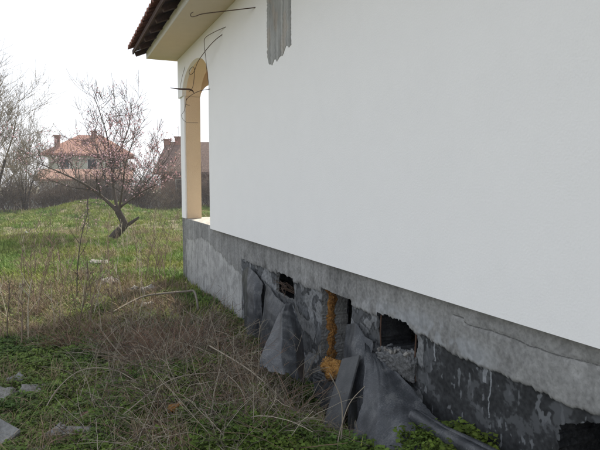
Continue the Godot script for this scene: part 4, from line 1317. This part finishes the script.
func stalk(h: float, r_: RandomNumberGenerator, col: Color, nb: int) -> MB:
	var m := MB.new()
	var pts := [Vector3.ZERO]
	var q := Vector3.ZERO
	var d := Vector3(r_.randf_range(-0.15, 0.15), 1, r_.randf_range(-0.15, 0.15))
	for k in 8:
		d = (d + Vector3(r_.randf_range(-1, 1), 0, r_.randf_range(-1, 1)) * 0.10).normalized()
		q += d * h / 8.0
		pts.append(q)
	m.tube(pts, 0.0075, 0.003, 5, col)
	for k in nb:
		var ii := r_.randi_range(2, 7)
		var a := r_.randf() * TAU
		var sp := [pts[ii]]
		var dd := Vector3(cos(a) * 0.8, 1, sin(a) * 0.8).normalized()
		var w: Vector3 = pts[ii]
		for j in 4:
			dd = (dd + Vector3(r_.randf_range(-1, 1), r_.randf_range(-0.3, 0.6), r_.randf_range(-1, 1)) * 0.2).normalized()
			w += dd * h * r_.randf_range(0.04, 0.08)
			sp.append(w)
		m.tube(sp, 0.004, 0.002, 4, col)
		# seed head
		m.rock(Transform3D(Basis.IDENTITY, w), Vector3(0.006, 0.011, 0.006), nz2, 0.3, 1.0, 4, 0.0, col * 0.8)
	return m

func weeds() -> void:
	var r_ := RandomNumberGenerator.new(); r_.seed = 404
	var grey := [Color(0.21, 0.18, 0.14), Color(0.29, 0.255, 0.20), Color(0.10, 0.082, 0.066), Color(0.15, 0.10, 0.072)]
	# tangle of fine stems: uncountable
	var m := MB.new()
	for k in 2600:
		var x := r_.randf_range(-2.1, -0.25)
		var s := r_.randf_range(3.1, 7.2)
		if r_.randf() > smoothstep(-2.2, -1.3, x) + 0.12: continue
		if x > -0.6 and s < 4.9 and r_.randf() < 0.6: continue
		cane(m, gp(x, s), r_.randf() * TAU, r_.randf_range(0.2, 0.68), r_.randf_range(0.1, 1.15), 0.27, r_.randf_range(0.0018, 0.0034), r_, grey[r_.randi() % 4] * r_.randf_range(0.7, 1.35), r_.randi_range(1, 4))
	tag(obj("bramble_tangle", m.mesh(M.twig)), "tangle of thin dry grey stems covering the shaded foreground", "brambles", "", "stuff")
	m = MB.new()
	for k in 700:
		var x := r_.randf_range(-4.4, -0.1)
		var s := r_.randf_range(6.8, 12.5)
		if x < -2.4 - 0.45 * s: continue
		if r_.randf() > litter(x, s) * 1.2: continue
		cane(m, gp(x, s), r_.randf() * TAU, r_.randf_range(0.2, 0.6), r_.randf_range(0.5, 1.5), 0.10, r_.randf_range(0.002, 0.0042), r_, [Color(0.22, 0.16, 0.115), Color(0.30, 0.25, 0.18), Color(0.15, 0.105, 0.08)][r_.randi() % 3] * r_.randf_range(0.7, 1.1), r_.randi_range(0, 3))
	tag(obj("dead_stem_mass", m.mesh(M.twig)), "mass of brown dead stems in the band of dry growth", "dead stems", "", "stuff")
	# single canes that stand out
	for k in 34:
		m = MB.new()
		var x := r_.randf_range(-1.9, -0.4)
		var s := r_.randf_range(3.2, 5.8)
		if x > -0.8 and s > 4.1: x -= 0.7
		var head := r_.randf() * TAU
		cane(m, Vector3.ZERO + gp(x, s), head, r_.randf_range(0.5, 0.95), r_.randf_range(0.25, 0.8), 0.32, r_.randf_range(0.0028, 0.0042), r_, grey[r_.randi() % 4] * r_.randf_range(0.85, 1.2), r_.randi_range(1, 4))
		tag(obj("bramble_cane", m.mesh(M.twig)), "thick pale grey bramble cane arching over the foreground tangle", "bramble", "arching canes in the foreground tangle")
	# a few placed ones
	var placed := [
		["long pale cane arched over the clover beside the stone slabs", [gp(-2.33, 4.75, 0.02), gp(-2.2, 5.0, 0.16), gp(-2.0, 5.15, 0.24), gp(-1.75, 5.0, 0.20), gp(-1.55, 4.7, 0.06)], 0.0055],
		["straight grey stick lying slanting before the leaning board", [gp(-1.0, 4.6, 0.30), gp(-0.8, 4.1, 0.22), gp(-0.62, 3.7, 0.14), gp(-0.5, 3.4, 0.06)], 0.006],
		["pale stick lying level across the bramble tangle", [gp(-1.75, 4.2, 0.10), gp(-1.4, 4.25, 0.17), gp(-1.05, 4.3, 0.18), gp(-0.75, 4.35, 0.14)], 0.0055],
		["forked bare sapling stem rising before the wide membrane", [gp(-0.55, 3.1, 0.0), Vector3(-0.52, 0.15, -3.1), Vector3(-0.50, 0.35, -3.15), Vector3(-0.56, 0.52, -3.2)], 0.005],
		["thin bare sapling stem rising beside the forked one", [gp(-0.62, 2.95, 0.0), Vector3(-0.62, 0.2, -2.95), Vector3(-0.55, 0.4, -2.95), Vector3(-0.44, 0.5, -2.95)], 0.004]]
	for q in placed:
		m = MB.new()
		m.tube(smooth_path(q[1], 6), q[2], q[2] * 0.6, 6, Color(0.25, 0.215, 0.165))
		tag(obj("dry_stick", m.mesh(M.twig)), q[0], "stick")
	# red-brown dead bush
	for q in [[-1.45, 6.1, 0.42, "low red brown dead bush above the bramble tangle"], [-0.55, 5.25, 0.34, "small tan dead plant collapsed onto the slumped membrane"], [-2.05, 6.7, 0.34, "sprawling brown dead bush at the edge of the clover"], [-0.85, 6.4, 0.38, "matted brown dead bush heaped near the foundation"], [-1.15, 5.4, 0.36, "brown dead bush sunk in the middle of the bramble tangle"]]:
		m = MB.new()
		for k in 150:
			var a := r_.randf() * TAU
			cane(m, gp(q[0] + cos(a) * 0.22 * r_.randf(), q[1] + sin(a) * 0.22 * r_.randf()), a + r_.randf_range(-0.6, 0.6), q[2] * r_.randf_range(0.6, 1.4), r_.randf_range(0.1, 1.2), 0.15, 0.0028, r_, [Color(0.19, 0.11, 0.075), Color(0.24, 0.165, 0.115), Color(0.13, 0.08, 0.06)][r_.randi() % 3], 4)
		tag(obj("dead_bush", m.mesh(M.twig)), q[3], "bush")
	# tall dead stalks
	var kinds := []
	for k in 6: kinds.append(stalk([0.55, 0.8, 1.0, 0.7, 0.45, 0.9][k], r_, [Color(0.34, 0.28, 0.21), Color(0.20, 0.15, 0.115), Color(0.15, 0.115, 0.09), Color(0.46, 0.41, 0.32), Color(0.40, 0.33, 0.24), Color(0.25, 0.19, 0.14)][k], [6, 9, 8, 5, 7, 12][k]).mesh(M.twig))
	var words := ["tan", "brown branching", "tall dark", "straw coloured", "short buff", "bushy brown"]
	for k in 130:
		var kind := k % 6
		var s := 7.0 + 15.0 * pow(r_.randf(), 1.3)
		var x := r_.randf_range(-2.3 - 0.06 * s, -2.2 + 0.19 * s)
		if x > -0.15 and s < 11.2: x = -0.3 - r_.randf()
		var o := obj("dead_stalk", kinds[kind])
		o.position = gp(x, s, -0.02)
		o.rotation = Vector3(r_.randf_range(-0.15, 0.15), r_.randf() * TAU, r_.randf_range(-0.15, 0.15))
		o.scale = Vector3.ONE * r_.randf_range(0.7, 1.15)
		tag(o, "%s dead weed stalk standing in the overgrown plot" % words[kind], "weed stalk", "%s dead stalks" % words[kind])
	m = MB.new()
	m.tube(smooth_path([gp(-1.93, 9.2, -0.02), gp(-1.91, 9.2, 0.5), gp(-1.84, 9.22, 1.0), gp(-1.72, 9.25, 1.45)], 6), 0.011, 0.005, 6, Color(0.09, 0.075, 0.06))
	for q in [[0.4, -0.12, 0.25], [0.7, 0.1, 0.3], [0.9, -0.1, 0.25], [1.1, 0.1, 0.2]]:
		var b := gp(-1.91 + 0.05 * q[0], 9.2, q[0])
		m.tube([b, b + Vector3(q[1], q[2] * 0.6, 0.05), b + Vector3(q[1] * 1.5, q[2], 0.02)], 0.005, 0.003, 4, Color(0.09, 0.075, 0.06))
	tag(obj("tall_sapling", m.mesh(M.twig)), "slender dark leaning sapling taller than the weeds around it", "sapling")
